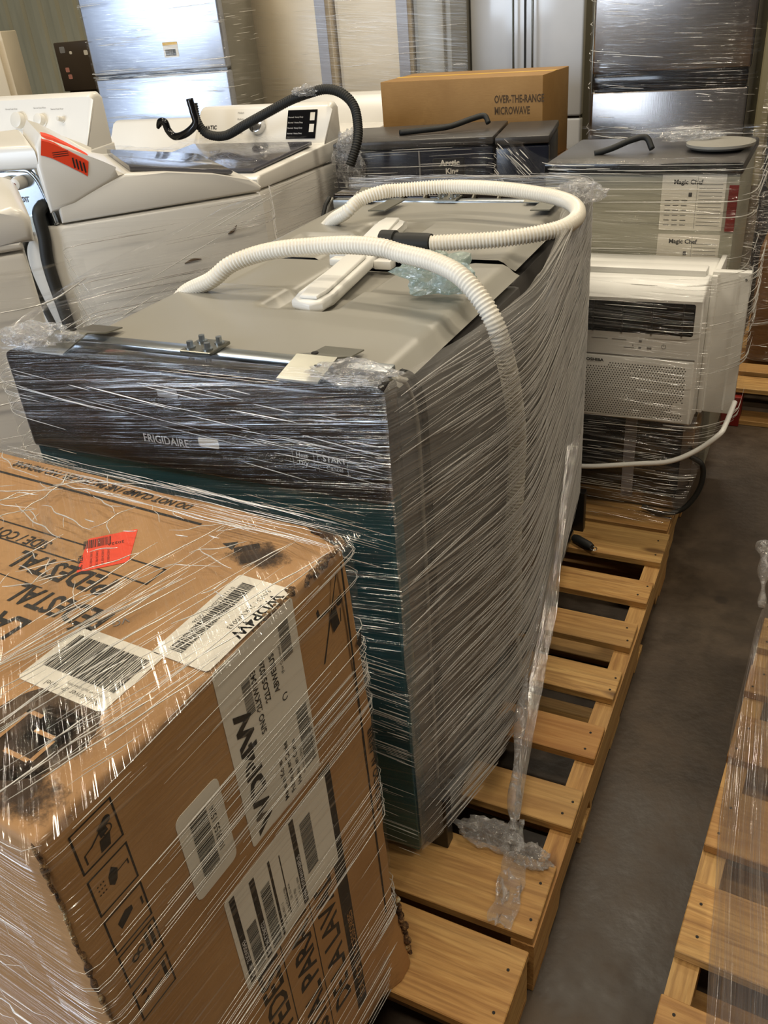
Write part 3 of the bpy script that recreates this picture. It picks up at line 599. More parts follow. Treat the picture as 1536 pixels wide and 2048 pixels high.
hz = corr([(-.80, .93, .85), (-.785, .915, .95), (-.735, .895, 1.0), (-.678, .865, 1.03), (-.654, .887, 1.05), (-.619, .913, 1.06), (-.584, .939, 1.06), (-.488, .975, 1.06), (-.369, .957, 1.06), (-.268, .927, 1.055), (-.208, .888, 1.05), (-.178, .832, 1.045), (-.175, .777, 1.04), (-.20, .735, 1.035), (-.279, .689, 1.03), (-.402, .663, 1.025)], .0145)
for v in hz.b.verts: v.co = inv @ v.co
ho = hz.obj('drain_hose', 'hose_white', dw2, True)
q0, q1 = Vector((-.400, .6635, 1.0255)), Vector((-.500, .668, 1.025)); dq = q1 - q0
MB().tube([inv @ (q0 + dq * k) for k in (0, .1, .5, .55, .7, .72, 1.0)], [.0165, .0175, .0175, .0165, .0165, .0205, .0205], 16).obj('hose_cuff', 'rubber', ho, 40)
for px, py in ((-.66, 1.03), (-.30, 1.06)):
    MB().prism([(inv @ Vector((px + a, py + b_, 1.0))).xy[:] for a, b_ in ((-.02, -.06), (.02, -.055), (.02, .05), (-.02, .045))], .868, .8705, 'z').obj('mounting_bracket', 'bracket_steel', dw2)
# loose black spring sleeve lying on the pallet
sp = thing('spring_sleeve', 'black rubber sleeve with wire loop lying on the pallet boards', 'spring', (-.228, 1.110, .153), R(-30))
MB().tube([(0, 0, 0), (.01, 0, 0), (.055, 0, 0), (.065, 0, 0)], [.009, .012, .012, .009], 14).obj('sleeve', 'rubber', sp, 40)
MB().tube([(.063 + .008 * (1 - math.cos(a)), .008 * math.sin(a), 0) for a in [k * .5 for k in range(13)]], .0012, 6).obj('wire_loop', 'galvanised', sp, True)
# ================================================================== WASHERS
def washer(label, loc, rz, x0, x1, D, zs, console='low', lid='dark_glass', group='white washing machines', plan=None, mat='white_enamel', rise=.05, kc=1.):
    t = thing('washing_machine', label, 'washing machine', loc, rz, group)
    if plan: MB().prism(plan, 0, zs - .005, 'z', .01).obj('cabinet', mat, t, 40)
    else: MB().box(x0, x1, 0, D, 0, zs - .005, .012).obj('cabinet', mat, t, 40)
    if console == 'swoop':
        MB().prism([(0, zs), (D, zs), (D + .004, zs + .012 * kc), (D - .008, zs + .026 * kc), (D - .03, zs + .036 * kc), (D - .125, zs + .064 * kc), (.30, zs + .088 * kc), (.19, zs + .10 * kc), (.0, zs + .05 * kc)], x0, x1, 'x', .008).obj('top_deck', mat, t, 40)
        MB().prism([(-.022, zs + .03 * kc), (-.026, zs + .15 * kc), (-.016, zs + .195 * kc), (.003, zs + .222 * kc), (.033, zs + .208 * kc), (.096, zs + .163 * kc), (.135, zs + .126 * kc), (.165, zs + .107 * kc), (.195, zs + .100 * kc), (.045, zs + .042 * kc)], x0 - .002, x1 + .003, 'x', .014).obj('console', mat, t, 40)
        y0, y1, za, zb = .21, D - .07, zs + .1 * kc, zs + .052 * kc
    else:
        MB().prism([(0, zs), (D, zs), (D, zs + rise * .7), (D - .02, zs + rise), (0, zs + rise + .03)], x0, x1, 'x', .008).obj('top_deck', mat, t, 40)
        H = .165 if console == 'low' else .21
        c = MB().prism([(.0, zs + .03), (.0, zs + rise + H - .02), (.02, zs + rise + H), (.05, zs + rise + H), (.075, zs + rise + H - .012), (.135, zs + rise + .025), (.19, zs + rise + .005), (.19, zs + .03)], x0 + .004, x1 - .004, 'x', .018).obj('console', mat, t, 40)
        y0, y1, za, zb = .20, D - .035, zs + rise + .026, zs + rise + .004
    l = MB().prism([(y0, za), (y1, zb), (y1 + .008, zb + .006), (y1, zb + .014), (y0, za + .014)], x0 + .035, x1 - .035, 'x', .004).obj('lid', lid, t, 40)
    return t
AZ = math.atan2(.652, .758)   # heading of the turned machines
# W1, back towards the camera on the left
W1 = washer('white washing machine with orange sticker and exposed water valves', (-1.604, .973, 0), -AZ, -.5, 0, .557, .96, 'swoop', plan=[(0, 0), (0, .557), (-.5, .557), (-.5, -.27), (-.19, -.27)])
MB().prism([(.0, -.02), (-.5, -.02), (-.5, -.27), (-.19, -.27)][::-1], 1.098, 1.16, 'z', .018).obj('console_back', 'white_enamel', W1, 50)
pd = Vector((-.19, -.27, 0)).normalized(); pn = Vector((.27, -.19, 0)).normalized(); c0 = Vector((-.004, .0, 0)) + pn * -.006
def PW(a, z, o=0.): q = c0 + pd * a + pn * o; return (q.x, q.y, z)
b = MB(); b.quad(PW(.02, .955), PW(.33, .955), PW(.33, 1.105), PW(.045, 1.105)); vp_ = b.obj('valve_plate', 'shiny_plate', W1)
rim = [PW(.02, .958), PW(.03, 1.03), PW(.05, 1.085), PW(.10, 1.10), PW(.33, 1.10)]
MB().tube(spline(rim, 30), .007, 8).obj('plate_rim', 'shiny_plate', vp_, True)
for a in (.088, .128):
    MB().tube([PW(a, 1.07, .0), PW(a, 1.07, .022), PW(a, 1.07, .036), PW(a, 1.07, .038)], [.017, .017, .014, .008], 20).obj('valve_cap', 'knob', vp_, 40)
MB().tube([PW(.088, 1.07, .037), PW(.088, 1.07, .040)], .004, 8).obj('valve_mark', 'red_paint', vp_)
lettering('HOT', vp_, PW(.125, 1.018, .003), -pd, EZ, .014, 'grey_ink', bold=.03)
MB().tube(spline([PW(.045, 1.01, .0), PW(.05, .99, .025), PW(.05, .93, .03), PW(.06, .85, .03), PW(.05, .7, .03), PW(.03, .4, .03)], 40), .017, 10).obj('drain_hose', 'rubber', W1, True)
MB().tube(spline([PW(.10, .95, .0), PW(.11, .9, .05), PW(.1, .8, .06), PW(.06, .6, .05)], 30), .009, 8).obj('power_cord', 'rubber', W1, True)
MB().prism([PW(.05, 0)[:2], PW(.09, 0)[:2], PW(.09, 0, .02)[:2], PW(.05, 0, .02)[:2]], .945, .985, 'z').obj('corner_bracket', 'bracket_steel', W1)
MB().prism([PW(.0, 0, .001)[:2], PW(.33, 0, .001)[:2], PW(.33, 0, .004)[:2], PW(.0, 0, .004)[:2]], .3, .93, 'z').obj('back_panel', 'grey_ink', W1)
# orange sticker bending over the console edge
st = MB(); pts = [(.004, 1.186), (.034, 1.172), (.098, 1.127), (.118, 1.109)]
rows = []
prof = [(.006, 1.1815), (.018, 1.1775), (.034, 1.1695), (.066, 1.1475), (.098, 1.1245), (.108, 1.116)]
for x, dz in ((-.036, .003), (-.014, .0025), (-.004, -.002), (.0045, -.014), (.0048, -.032), (.0048, -.048)): rows.append([(x, y + (.0 if dz > -.01 else dz * .3), z + dz) for y, z in prof])
st.grid(rows); so = st.obj('sticker', 'orange_paper', W1, label='orange price sticker bent over the console')
strips(so, (.0055, .0, 0), EY, EZ, [(.065 + .008 * k, .069 + .008 * k, 1.093 - .005 * k, 1.118 - .005 * k) for k in range(4)] + [(.02, .06, 1.135 - .005 * k, 1.1365 - .005 * k) for k in range(3)], 'ink')
# scuffs on W1 side
for (y, z, L_) in ((.30, .80, .05), (.44, .86, .03), (.235, .71, .05)): MB().tube(spline([(.003, y, z), (.0035, y + L_ * .5, z + .006), (.003, y + L_, z + (.02 if L_ < .04 else .004))], 10), [.001 + .003 * math.sin(k / 10 * math.pi) for k in range(11)], 6).obj('scuff_mark', 'ink_faded', W1)
# W4 back to back with it, nearer
W4 = washer('white washing machine cut off by the left edge, back to the valves', (-1.147, .426, 0), math.pi - AZ, 0, .45, .6, 1.05, 'swoop', kc=.36)
# W2 facing the camera, hoses lying on its glass lid
W2 = washer('white washing machine with glass lid and black display under coiled hoses', (-1.62, 2.62, 0), math.pi, 0, .66, .67, .85)
def con(t, zs, rise, H):   # points on the sloping console face: a across (local x), s up the slope 0..1
    A = Vector((0, .135, zs + rise + .025)); B = Vector((0, .075, zs + rise + H - .012)); n = Vector((0, (B - A).z, -(B - A).y)).normalized(); u = (B - A).normalized(); L = (B - A).length
    return lambda a, s, o=.0: Vector((a, 0, 0)) + A + u * (L * s) + n * o, u, n
cf, cu, cn = con(W2, .85, .05, .165)
k = MB(); k.quad(cf(.06, .12, .002), cf(.06, .92, .002), cf(.20, .92, .002), cf(.20, .12, .002)); dsp = k.obj('display_panel', 'gloss_black', W2)
for s_ in (.3, .62): k = MB(); k.quad(cf(.07, s_, .003), cf(.07, s_ + .22, .003), cf(.092, s_ + .22, .003), cf(.092, s_, .003)); k.obj('display_window', 'paper', dsp)
for s_ in (.25, .4, .55, .7): lettering('Normal  Heavy Duty', dsp, cf(.195, s_, .003), NX, cu, .006, 'white_ink')
MB().tube([cf(.34, .5), cf(.34, .5, .012), cf(.34, .5, .028), cf(.34, .5, .03)], [.036, .034, .032, .026], 28).obj('dial', 'chrome', W2, 40)
lettering('MATIC', W2, cf(.62, .45, .001), NX, cu, .016, 'ink', bold=.03)
for s_ in (.3, .5, .7, .88): lettering('Medium', W2, cf(.45, s_, .001), NX, cu, .007, 'grey_ink')
# W3 with knobs
W3 = washer('white washing machine with knobs on its console at far left', (-2.29, 2.0, 0), math.pi, 0, .72, .66, .935, 'tall', lid='white_enamel')
cf, cu, cn = con(W3, .935, .05, .21)
for a, r_ in ((.36, .036), (.245, .026), (.14, .011)):
    MB().tube([cf(a, .58), cf(a, .58, .004), cf(a, .58, .005), cf(a, .58, .026), cf(a, .58, .028)], [r_, r_, r_ * .82, r_ * .78, r_ * .6], 24).obj('knob', 'knob', W3, 40)
for a, s_ in ((.44, .9), (.29, .9), (.33, .05), (.2, .86), (.4, .1)): lettering('Normal Soak Rinse', W3, cf(a, s_ * .9, .001), NX, cu, .006, 'grey_ink')
W5 = washer('white washing machine seen between the left fridge and the glass lid', (-2.50, 3.08, 0), math.pi, 0, .70, .66, .775, 'low', lid='white_enamel', rise=.03)
W6 = washer('white washing machine with rounded console behind the hose loop', (-1.735, 3.60, 0), math.pi, 0, .62, .62, .80, 'low', lid='white_enamel', rise=.04)
# hoses on W2
hs = thing('drain_hose', 'thick black corrugated hose looping over the glass-lid washer', 'hose')
corr([(-2.158, 2.36, 1.10), (-2.146, 2.35, 1.035), (-2.106, 2.35, .987), (-2.019, 2.35, .979), (-1.915, 2.35, 1.017), (-1.787, 2.35, 1.064), (-1.69, 2.36, 1.10), (-1.598, 2.36, 1.122), (-1.532, 2.37, 1.130), (-1.469, 2.37, 1.112), (-1.421, 2.36, 1.071), (-1.395, 2.33, 1.014), (-1.383, 2.29, .955), (-1.40, 2.25, .88)], .0185, .009, .003).obj('hose_body', 'rubber', hs, True)
crumple('film_knot', (-1.62, 2.355, 1.128), (.045, .03, .018), None, parent=hs, seed=4)
hk = thing('hose_hook', 'black hooked hose end lying on the glass lid', 'hose')
MB().tube(spline([(-2.315, 2.3, 1.02), (-2.307, 2.3, 1.032), (-2.292, 2.3, 1.045), (-2.273, 2.3, 1.041), (-2.263, 2.3, 1.01), (-2.234, 2.3, .987), (-2.175, 2.3, .998), (-2.127, 2.31, 1.032), (-2.128, 2.31, 1.075), (-2.135, 2.31, 1.125)], 60), lambda t: .006 + .009 * min(1, t * 5), 10).obj('hook_tube', 'gloss_black', hk, True)
# ================================================================== FRIDGES IN THE BACK ROW
def fridge(name, label, x0, x1, y0, D, H, split, mat, body='beige_enamel', gapw=.012, handle=True, rz=0., side='grey_tub_dark'):
    t = thing(name, label, 'refrigerator', ((x0 + x1) / 2, y0, 0), rz, 'refrigerators in the back row'); w_ = (x1 - x0) / 2
    MB().box(-w_ + .004, w_ - .004, .06, D, .03, H, .006).obj('cabinet', side, t, 40)
    MB().box(-w_, w_, 0, .058, .06, split - gapw / 2, .01, 3).obj('lower_door', mat, t, 40); MB().box(-w_, w_, 0, .058, split + gapw / 2, H - .01, .01, 3).obj('upper_door', mat, t, 40)
    MB().box(-w_ + .01, w_ - .01, .02, .06, split - gapw / 2, split + gapw / 2).obj('door_gap', 'gloss_black', t)
    for sx in (-1, 1): MB().box(sx * w_ * .8 - .03, sx * w_ * .8 + .03, .1, .2, 0, .032).obj('foot', 'black_plastic', t)
    return t
F1 = fridge('refrigerator', 'silver blue top-freezer refrigerator wrapped in film at left', -3.37, -2.585, 3.2, .4, 1.75, 1.165, 'silver_door', rz=R(8))
pl = paper(F1, (-.02 + .07, -.0005, 1.235), EX, EZ, .085, .07); barcode(pl, (.06, -.001, 1.242), EX, EZ, .06, .03, 21, lift=.0008); strips(pl, (.05, -.001, 1.29), EX, EZ, [(0, .085, 0, .013)], 'yellow_tape', .0008)
F2 = fridge('refrigerator', 'stainless top-freezer refrigerator with black handle band at right', -.752, -.118, 3.3, .62, 1.8, 1.02, 'stainless', gapw=.066)
MB().box(-.31, .31, -.004, .03, .992, 1.048, .008).obj('handle_band', 'gloss_black', F2, 40); MB().tube([(-.322, .03, .3), (-.322, .03, 1.75)], .006, 8).obj('edge_trim', 'bracket_steel', F2, True)
F3 = fridge('refrigerator', 'glossy white two-door refrigerator behind the microwave carton', -1.56, -.97, 4.0, .6, 1.8, .8, 'white_gloss')
MB().box(-.006, .004, -.004, .01, .8, 1.78).obj('door_seam', 'ink', F3); 
for sx in (-.05, .05): MB().tube(spline([(sx, 0, 1.0), (sx, -.04, 1.02), (sx, -.045, 1.3), (sx, -.04, 1.58), (sx, 0, 1.6)], 30), .006, 10).obj('handle', 'bracket_steel', F3, True)
def slab_fridge(label, x0, x1, y0, H, mat='beige_enamel', tape=None):
    t = thing('refrigerator', label, 'refrigerator', ((x0 + x1) / 2, y0, 0), 0, 'refrigerators in the back row'); w_ = (x1 - x0) / 2
    MB().box(-w_, w_, .03, .58, .03, H, .006).obj('cabinet', mat, t, 40); MB().box(-w_ + .03, w_ - .03, .0, .032, .25, H - .04, .008).obj('back_panel', mat, t, 40)
    for sx in (-1, 1): MB().box(sx * w_ * .8 - .03, sx * w_ * .8 + .03, .1, .2, 0, .032).obj('foot', 'black_plastic', t)
    if tape: MB().box(tape, tape + .06, -.003, .0, .3, H - .02).obj('edge_guard', 'grey_tape', t, label='grey vertical edge guard strip')
    return t
slab_fridge('beige refrigerator back beside the silver blue fridge', -2.92, -2.24, 3.72, 1.75, tape=.27)
slab_fridge('beige refrigerator back in the middle of the back row', -2.22, -1.79, 3.74, 1.76, tape=.15)
slab_fridge('grey beige refrigerator back next to the brick strip', -1.775, -1.575, 3.74, 1.76, 'grey_tub')
o_ = slab_fridge('tall beige refrigerator back at the left edge', -4.5, -3.80, 3.0, 1.42); o_.rotation_euler.z = R(38); o_.location = (-4.09, 2.79, 0)
F4 = thing('mini_fridge', 'dark brown mini fridge covered with stickers by the metal wall', 'refrigerator', (-4.18, 3.95, 0), R(6))
MB().box(-.19, .19, .05, .45, .02, 1.32, .008).obj('cabinet', 'ink_faded', F4, 40)
plain('brown_door', '4a3f33', .35)
MB().box(-.19, .19, 0, .05, .05, 1.02, .006).obj('lower_door', 'brown_door', F4, 40); MB().box(-.19, .19, 0, .05, 1.05, 1.33, .006).obj('upper_door', 'brown_door', F4, 40)
for x, z, a, c in ((-.15, 1.27, .04, 'grey_ink'), (-.08, 1.26, .02, 'paper'), (.03, 1.25, .03, 'paper'), (.09, 1.27, .03, 'grey_ink'), (-.13, 1.12, .03, 'pink_paper'), (.10, 1.09, .05, 'pink_paper'), (-.14, 1.16, .03, 'pink_paper')): paper(F4, (x, -.0006, z), EX, EZ, a, a * .9, c, cr=.006, name='sticker')
# brick pier glimpsed between fridges
bp = MB().box(-2.05, -1.66, 4.72, 4.95, 0, 2.2).obj('brick_pier', 'grey_tub_dark', label='narrow brick pier glimpsed between the back-row fridges', cat='pier')
bme = None
for r_ in range(30):
    for q in range(2):
        if bme is None:
            o = MB().box(-.092, .092, -.012, .012, -.028, .028, .002, 1).obj('brick', 'brick', bp); bme = o.data
        else: o = mobj('brick', bme, None, bp)
        o.location = (-1.96 + q * .2 + (.0 if r_ % 2 else .03), 4.712, .04 + r_ * .07)
# ================================================================== CARTONS BEHIND
oc = thing('carton', 'long tan over-the-range microwave carton in the background', 'carton', (-.893, 3.05, .74), R(-2))
MB().box(-.76, 0, 0, .36, 0, .345, .004).obj('carton_body', 'cardboard_tan', oc, 40)
lettering('OVER-THE-RANGE', oc, (-.215, -.0005, .245), EX, EZ, .030, 'ink_faded', bold=.03, sx=.64); lettering('MICROWAVE', oc, (-.215, -.0005, .200), EX, EZ, .030, 'ink_faded', bold=.03, sx=.64)
MB().box(-.76, 0, .165, .195, .345, .3458).obj('tape_strip', 'yellow_tape', oc)
c2 = thing('carton', 'dark brown carton under the over-the-range microwave carton', 'carton', (-.86, 3.0, 0), R(-2))
MB().box(-.8, 0, 0, .44, 0, .738, .005).obj('carton_body', 'cardboard_dark', c2, 40); MB().box(-.8, 0, .2, .24, .738, .739).obj('tape_strip', 'yellow_tape', c2)
# ================================================================== BLACK FREEZERS
def freezer(label, loc, rz, W, D, H, mat='gloss_black', lidlip=.0):
    t = thing('compact_freezer', label, 'freezer', loc, rz, 'black compact freezers')
    MB().box(0, W, .05, D, .02, H - .03, .006).obj('cabinet', 'black_plastic', t, 40)
    MB().box(0, W, 0, .048, .05, H - .035, .008).obj('door', mat, t, 40)
    MB().box(-.002, W + .002, .0, D, H - .028, H, .006).obj('top_panel', 'dark_grey', t, 40)
    for sx in (.06, W - .06): MB().box(sx - .02, sx + .02, .1, .16, 0, .022).obj('foot', 'black_plastic', t)
    return t
AK = freezer('black compact freezer with silver brand badge wrapped in film', (-1.56, 2.42, 0), R(10.5), .635, .42, .93, 'dark_navy')
bd = MB().box(.40, .525, -.003, .0, .795, .86, .002).obj('badge', 'black_plastic', AK); lettering('Arctic', bd, (.43, -.0035, .832), EX, EZ, .022, 'paper', bold=.05); lettering('King', bd, (.45, -.0035, .803), EX, EZ, .020, 'paper', bold=.05)
MB().box(.345, .351, -.006, .0, .08, .89).obj('door_edge_trim', 'grey_ink', AK)
AK2 = freezer('plain black compact freezer beside the badged one', (-.925, 2.535, 0), R(10.5), .20, .40, .925, 'dark_navy')
cd = MB().tube(spline([(-1.35, 2.6, .94), (-1.25, 2.62, .945), (-1.16, 2.66, .95), (-1.08, 2.72, .97), (-1.04, 2.74, .975), (-1.02, 2.73, .95)], 40), .011, 8).obj('power_cord', 'rubber', None, True, label='black power cord lying on top of the badged freezer', cat='cord')
# ================================================================== COMPACT FRIDGE WITH LABEL SHEETS
MC = thing('compact_fridge', 'grey compact fridge back with two printed rating sheets', 'refrigerator', (-.45, 1.56, .14))
plain('grey_back', 'a9a695', .45, 0, .03)
MB().box(0, .485, 0, .38, .03, .835, .006).obj('cabinet', 'grey_back', MC, 40); MB().box(-.003, .49, -.006, .385, .833, .862, .008).obj('top_panel', 'dark_grey', MC, 40)
for sx in (.05, .43): MB().box(sx - .02, sx + .02, .1, .16, 0, .032).box(sx - .02, sx + .02, .3, .34, 0, .032).obj('foot', 'black_plastic', MC)
MB().box(.0, .488, -.008, -.002, .838, .862, .002).obj('top_trim', 'gloss_black', MC, 40)
MB().box(.462, .484, -.004, .0, .70, .81).obj('hinge_cover', 'red_paint', MC)
for z in (.70, .555):
    pl = paper(MC, (.302, -.0005, z), EX, EZ, .152, .135, cr=.002)
    lettering('Magic Chef', pl, (.33, -.001, z + .112), EX, EZ, .011, bold=.04)
    strips(pl, (.302, -.001, z), EX, EZ, [(.085, .0856, .005, .13)] + [(.09, .145, .012 + .009 * k, .0128 + .009 * k) for k in range(12)] + [(.01 + .02 * (k % 3), .024 + .02 * (k % 3), .012 + .012 * (k // 3), .0135 + .012 * (k // 3)) for k in range(18)] + [(.066, .074, .082, .092)] , 'ink', .0008)
MB().tube(spline([(.10, .12, .865), (.14, .13, .875), (.19, .15, .893), (.225, .16, .897), (.245, .15, .87)], 30), .008, 8).obj('power_cord', 'rubber', MC, True)
pt = MB().tube([(-.04, 1.75, 1.003), (-.04, 1.75, 1.008), (-.04, 1.75, 1.014), (-.04, 1.75, 1.02)], [.04, .078, .085, .085], 36).obj('round_tray', 'grey_tub', None, 40, label='round grey tray lying on the grey compact fridge', cat='tray')
# ================================================================== MICROWAVE + AIR CONDITIONER
MW = thing('microwave', 'black microwave oven under the white air conditioner', 'microwave', (-.47, 1.34, .14))
MB().box(0, .49, .02, .205, .012, .28, .006).obj('cabinet', 'stainless', MW, 40)
fr_ = MB().box(0, .492, 0, .02, .008, .29, .004).obj('door', 'stainless', MW, 40)
MB().box(.01, .462, -.004, .002, .045, .275, .003).obj('door_glass', 'gloss_black', fr_, 40)
MB().box(.315, .345, -.007, -.003, .03, .272).obj('tape_strip', 'grey_tape', fr_)
for sx in (.05, .44): MB().box(sx - .015, sx + .015, .05, .08, 0, .013).box(sx - .015, sx + .015, .16, .19, 0, .013).obj('foot', 'black_plastic', MW)
MB().tube(spline([(.49, -.03, .19), (.52, -.03, .17), (.525, -.03, .12), (.51, -.035, .07), (.48, -.04, .03), (.43, -.04, .012), (.38, -.03, .02)], 40), .007, 8).obj('power_cord', 'rubber', MW, True)
AC = thing('air_conditioner', 'white window air conditioner standing on the black microwave', 'air conditioner', (-.47, 1.262, .43))
MB().box(.005, .487, .075, .275, .003, .352, .008).obj('chassis', 'white_plastic', AC, 40)
MB().prism([(.0, .012), (.0, .10), (.0, .322), (.03, .355), (.075, .362), (.075, .004), (.012, .004)], .0, .485, 'x', .006).obj('front_cover', 'white_plastic', AC, 40)
MB().box(.03, .475, .068, .12, .352, .375, .004).obj('top_rail', 'white_plastic', AC, 40)
MB().box(.487, .572, .09, .115, .01, .368, .003).box(.487, .50, .08, .27, .01, .36, .003).obj('side_flange', 'white_plastic', AC, 40)
for k in range(3): MB().box(.4995, .503, .088 + k * .006, .0905 + k * .006, .014, .362).obj('accordion_ridge', 'white_plastic', AC)
MB().box(.545, .549, .0875, .0915, .02, .36).obj('flange_ridge', 'white_plastic', AC)
MB().disc((.562, .0885, .352), (0, -1, 0), .003, .0012, 10).obj('screw_hole', 'ink', AC)
lv = MB().box(.03, .470, -.0015, .01, .235, .318, .006).obj('vent_opening', 'gloss_black', AC, 40)
for k in range(7): MB().box(.036, .464, -.003, .004, .242 + k * .0105, .2445 + k * .0105).obj('louvre', 'black_plastic', lv)
for k in range(6): MB().box(.09 + k * .07, .094 + k * .07, -.004, .0, .238, .315).obj('louvre_fin', 'black_plastic', lv)
MB().box(.0, .478, -.001, .003, .1775, .1805).obj('panel_gap', 'grey_ink', AC)
gr = MB().box(.008, .478, -.003, .004, .012, .176, .004).obj('grille', 'white_plastic', AC, 40)
hb = MB(); ny = 24; nxh = 66
for j in range(ny):
    for i in range(nxh):
        x = .018 + i * .0068 + (.0034 if j % 2 else 0); z = .022 + j * .0059
        if x > .462 or (z > .150 and x < .275) or ((x - .455) ** 2 + (z - .052) ** 2 < .0003): continue
        hb.b.faces.new([hb.b.verts.new((x + .0017 * math.cos(a), -.0034, z + .0017 * math.sin(a))) for a in [2 * math.pi * k / 6 for k in range(6)]][::-1])
hb.obj('grille_holes', 'ink', gr, kind='stuff')
lettering('TOSHIBA', AC, (.212, -.0035, .160), EX, EZ, .0075, 'ink', bold=.05, sx=1.2)
strips(AC, (0, -.0012, 0), EX, EZ, [(.23, .27, .219, .2205), (.28, .315, .219, .2205), (.345, .352, .216, .221), (.31, .335, .2, .2015), (.345, .352, .199, .205), (.365, .376, .199, .205), (.33, .333, .205, .209)], 'grey_ink')
polys(AC, (0, -.0012, 0), EX, EZ, arc_strip(.404, .209, .0045, .0056, 110, 430, 14), 'grey_ink'); strips(AC, (0, -.0012, 0), EX, EZ, [(.4035, .4045, .209, .2155)], 'grey_ink')
MB().tube(spline([(.575, .08, .05), (.565, .02, .015), (.555, -.012, .0), (.51, -.02, -.045), (.45, -.03, -.08), (.37, -.03, -.10), (.22, -.03, -.13), (.10, -.0, -.14)], 60), .0065, 10).obj('power_cord', 'white_plastic', AC, True)
# ================================================================== RIGHT EDGE LOAD
RB = thing('carton', 'brown carton on the far right pallet', 'carton', (.055, 2.5, .14), R(-1))
MB().box(0, .8, 0, .6, 0, .42, .006).obj('carton_body', 'cardboard_dark', RB, 40); MB().box(0, .8, .28, .33, .42, .4208).obj('tape_strip', 'yellow_tape', RB)
RF = thing('refrigerator', 'dark wrapped refrigerator side at the right edge', 'refrigerator', (-.03, 3.46, 0), 0)
MB().box(0, .75, .05, .65, .02, 1.85, .008).obj('cabinet', 'black_plastic', RF, 40); MB().box(0, .75, 0, .048, .05, 1.84, .01).obj('door', 'black_plastic', RF, 40)
for sx in (.08, .67): MB().box(sx - .03, sx + .03, .1, .2, 0, .022).obj('foot', 'black_plastic', RF)
# ================================================================== STRETCH FILM
film_shell('stretch_film', [(-.868, 1.20, .4, 1.05), (-.87, .70, .3, 1.07), (-.868, .30, .25, 1.06), (-.858, .045, .2, 1.02), (-.20, .045, .19, 1.018)], 'film_front', 'streaky film stretched over the black control panel and dishwasher front', nz=26, lip=.05, round_=.03, sub=.02, wob=.003, strands=800, srad=.0006, slen=.12, slope=-.09, clump=.22)
film_shell('stretch_film', [(-.205, .046, .20, 1.015), (-.19, .11, .165, 1.018), (-.16, .22, .19, 1.02), (-.132, .33, .24, 1.03), (-.128, .40, .28, 1.03), (-.145, .55, .33, 1.03), (-.185, .85, .30, 1.04), (-.243, 1.24, .25, 1.03), (-.285, 1.262, .25, 1.03), (-.86, 1.225, .5, 1.03)], 'film_side', 'dense milky film wound around the sides of both dishwashers', nz=26, lip=.03, round_=.14, sub=.02, wob=.006, seed=5., strands=3000, srad=.0007, slen=.34, slope=.03, smat='strand_soft', fan=.07)
def ruled(name, A, B, mat, label, n=30, m=10, seed=0., wob=.004):
    rows = []; UV = []
    for i in range(n + 1):
        a = A[i]; b_ = B[i]; row = []
        for j in range(m + 1):
            q = a.lerp(b_, j / m); q = q + noise.noise_vector(Vector((i * .25, j * .9, seed))) * wob; row.append(q)
        rows.append(row)
    return MB().grid(rows, lambda i, j: (i / n * 1.0, j / m * .2)).obj(name, mat, None, True, label=label, cat='plastic film')
K = (-.085, .165, .19)
ruled('stretch_film', spline([(-.155, .72, .62), (-.14, .60, .52), (-.132, .50, .43), (-.125, .39, .34), (-.11, .28, .25), K], 30), spline([(-.18, .95, .55), (-.16, .74, .44), (-.135, .60, .33), (-.118, .47, .27), (-.10, .31, .22), (-.078, .17, .19)], 30), 'film_rope', 'band of film gathered from the dishwasher load down to a knot', seed=3.)
MB().tube(spline([(-.134, .48, .46), (-.13, .40, .37), (-.122, .32, .285), (-.108, .245, .23), (-.09, .18, .195), (-.085, .16, .175)], 50), lambda t: .006 + .004 * math.sin(t * 19) + .004 * t, 10).obj('film_rope', 'film_crumple', None, True, label='twisted rope of bright film hanging beside the dishwasher', cat='plastic film')
ruled('film_tail', spline([(-.098, .175, .185), (-.092, .13, .16), (-.082, .07, .153), (-.075, .002, .150)], 30), spline([(-.072, .17, .185), (-.055, .13, .158), (-.038, .07, .152), (-.038, -.002, .150)], 30), 'film_crumple', 'flat tail of film lying across the front pallet board', seed=8., wob=.008)
crumple('film_wad', (-.125, .145, .160), (.052, .022, .020), 'crumpled film wad at the foot of the dishwasher', seed=2)
crumple('film_wad', (-.045, .130, .158), (.030, .018, .018), 'small crumpled film wad at the pallet edge by the knot', seed=6)
crumple('plastic_bag', (-.300, .450, 1.035), (.055, .030, .030), 'pale green plastic bag tied around the white hose', 'film_bag', 3, cat='plastic bag')
crumple('film_wad', (-.80, .10, 1.022), (.06, .03, .014), 'crumpled film at the left corner above the control panel', seed=9)
crumple('film_wad', (-.27, .10, 1.016), (.05, .03, .010), 'crumpled film at the right corner above the control panel', seed=12)
crumple('film_wad', (-.22, 1.00, 1.045), (.05, .05, .018), 'crumpled film over the hose at the rear dishwasher corner', seed=15)
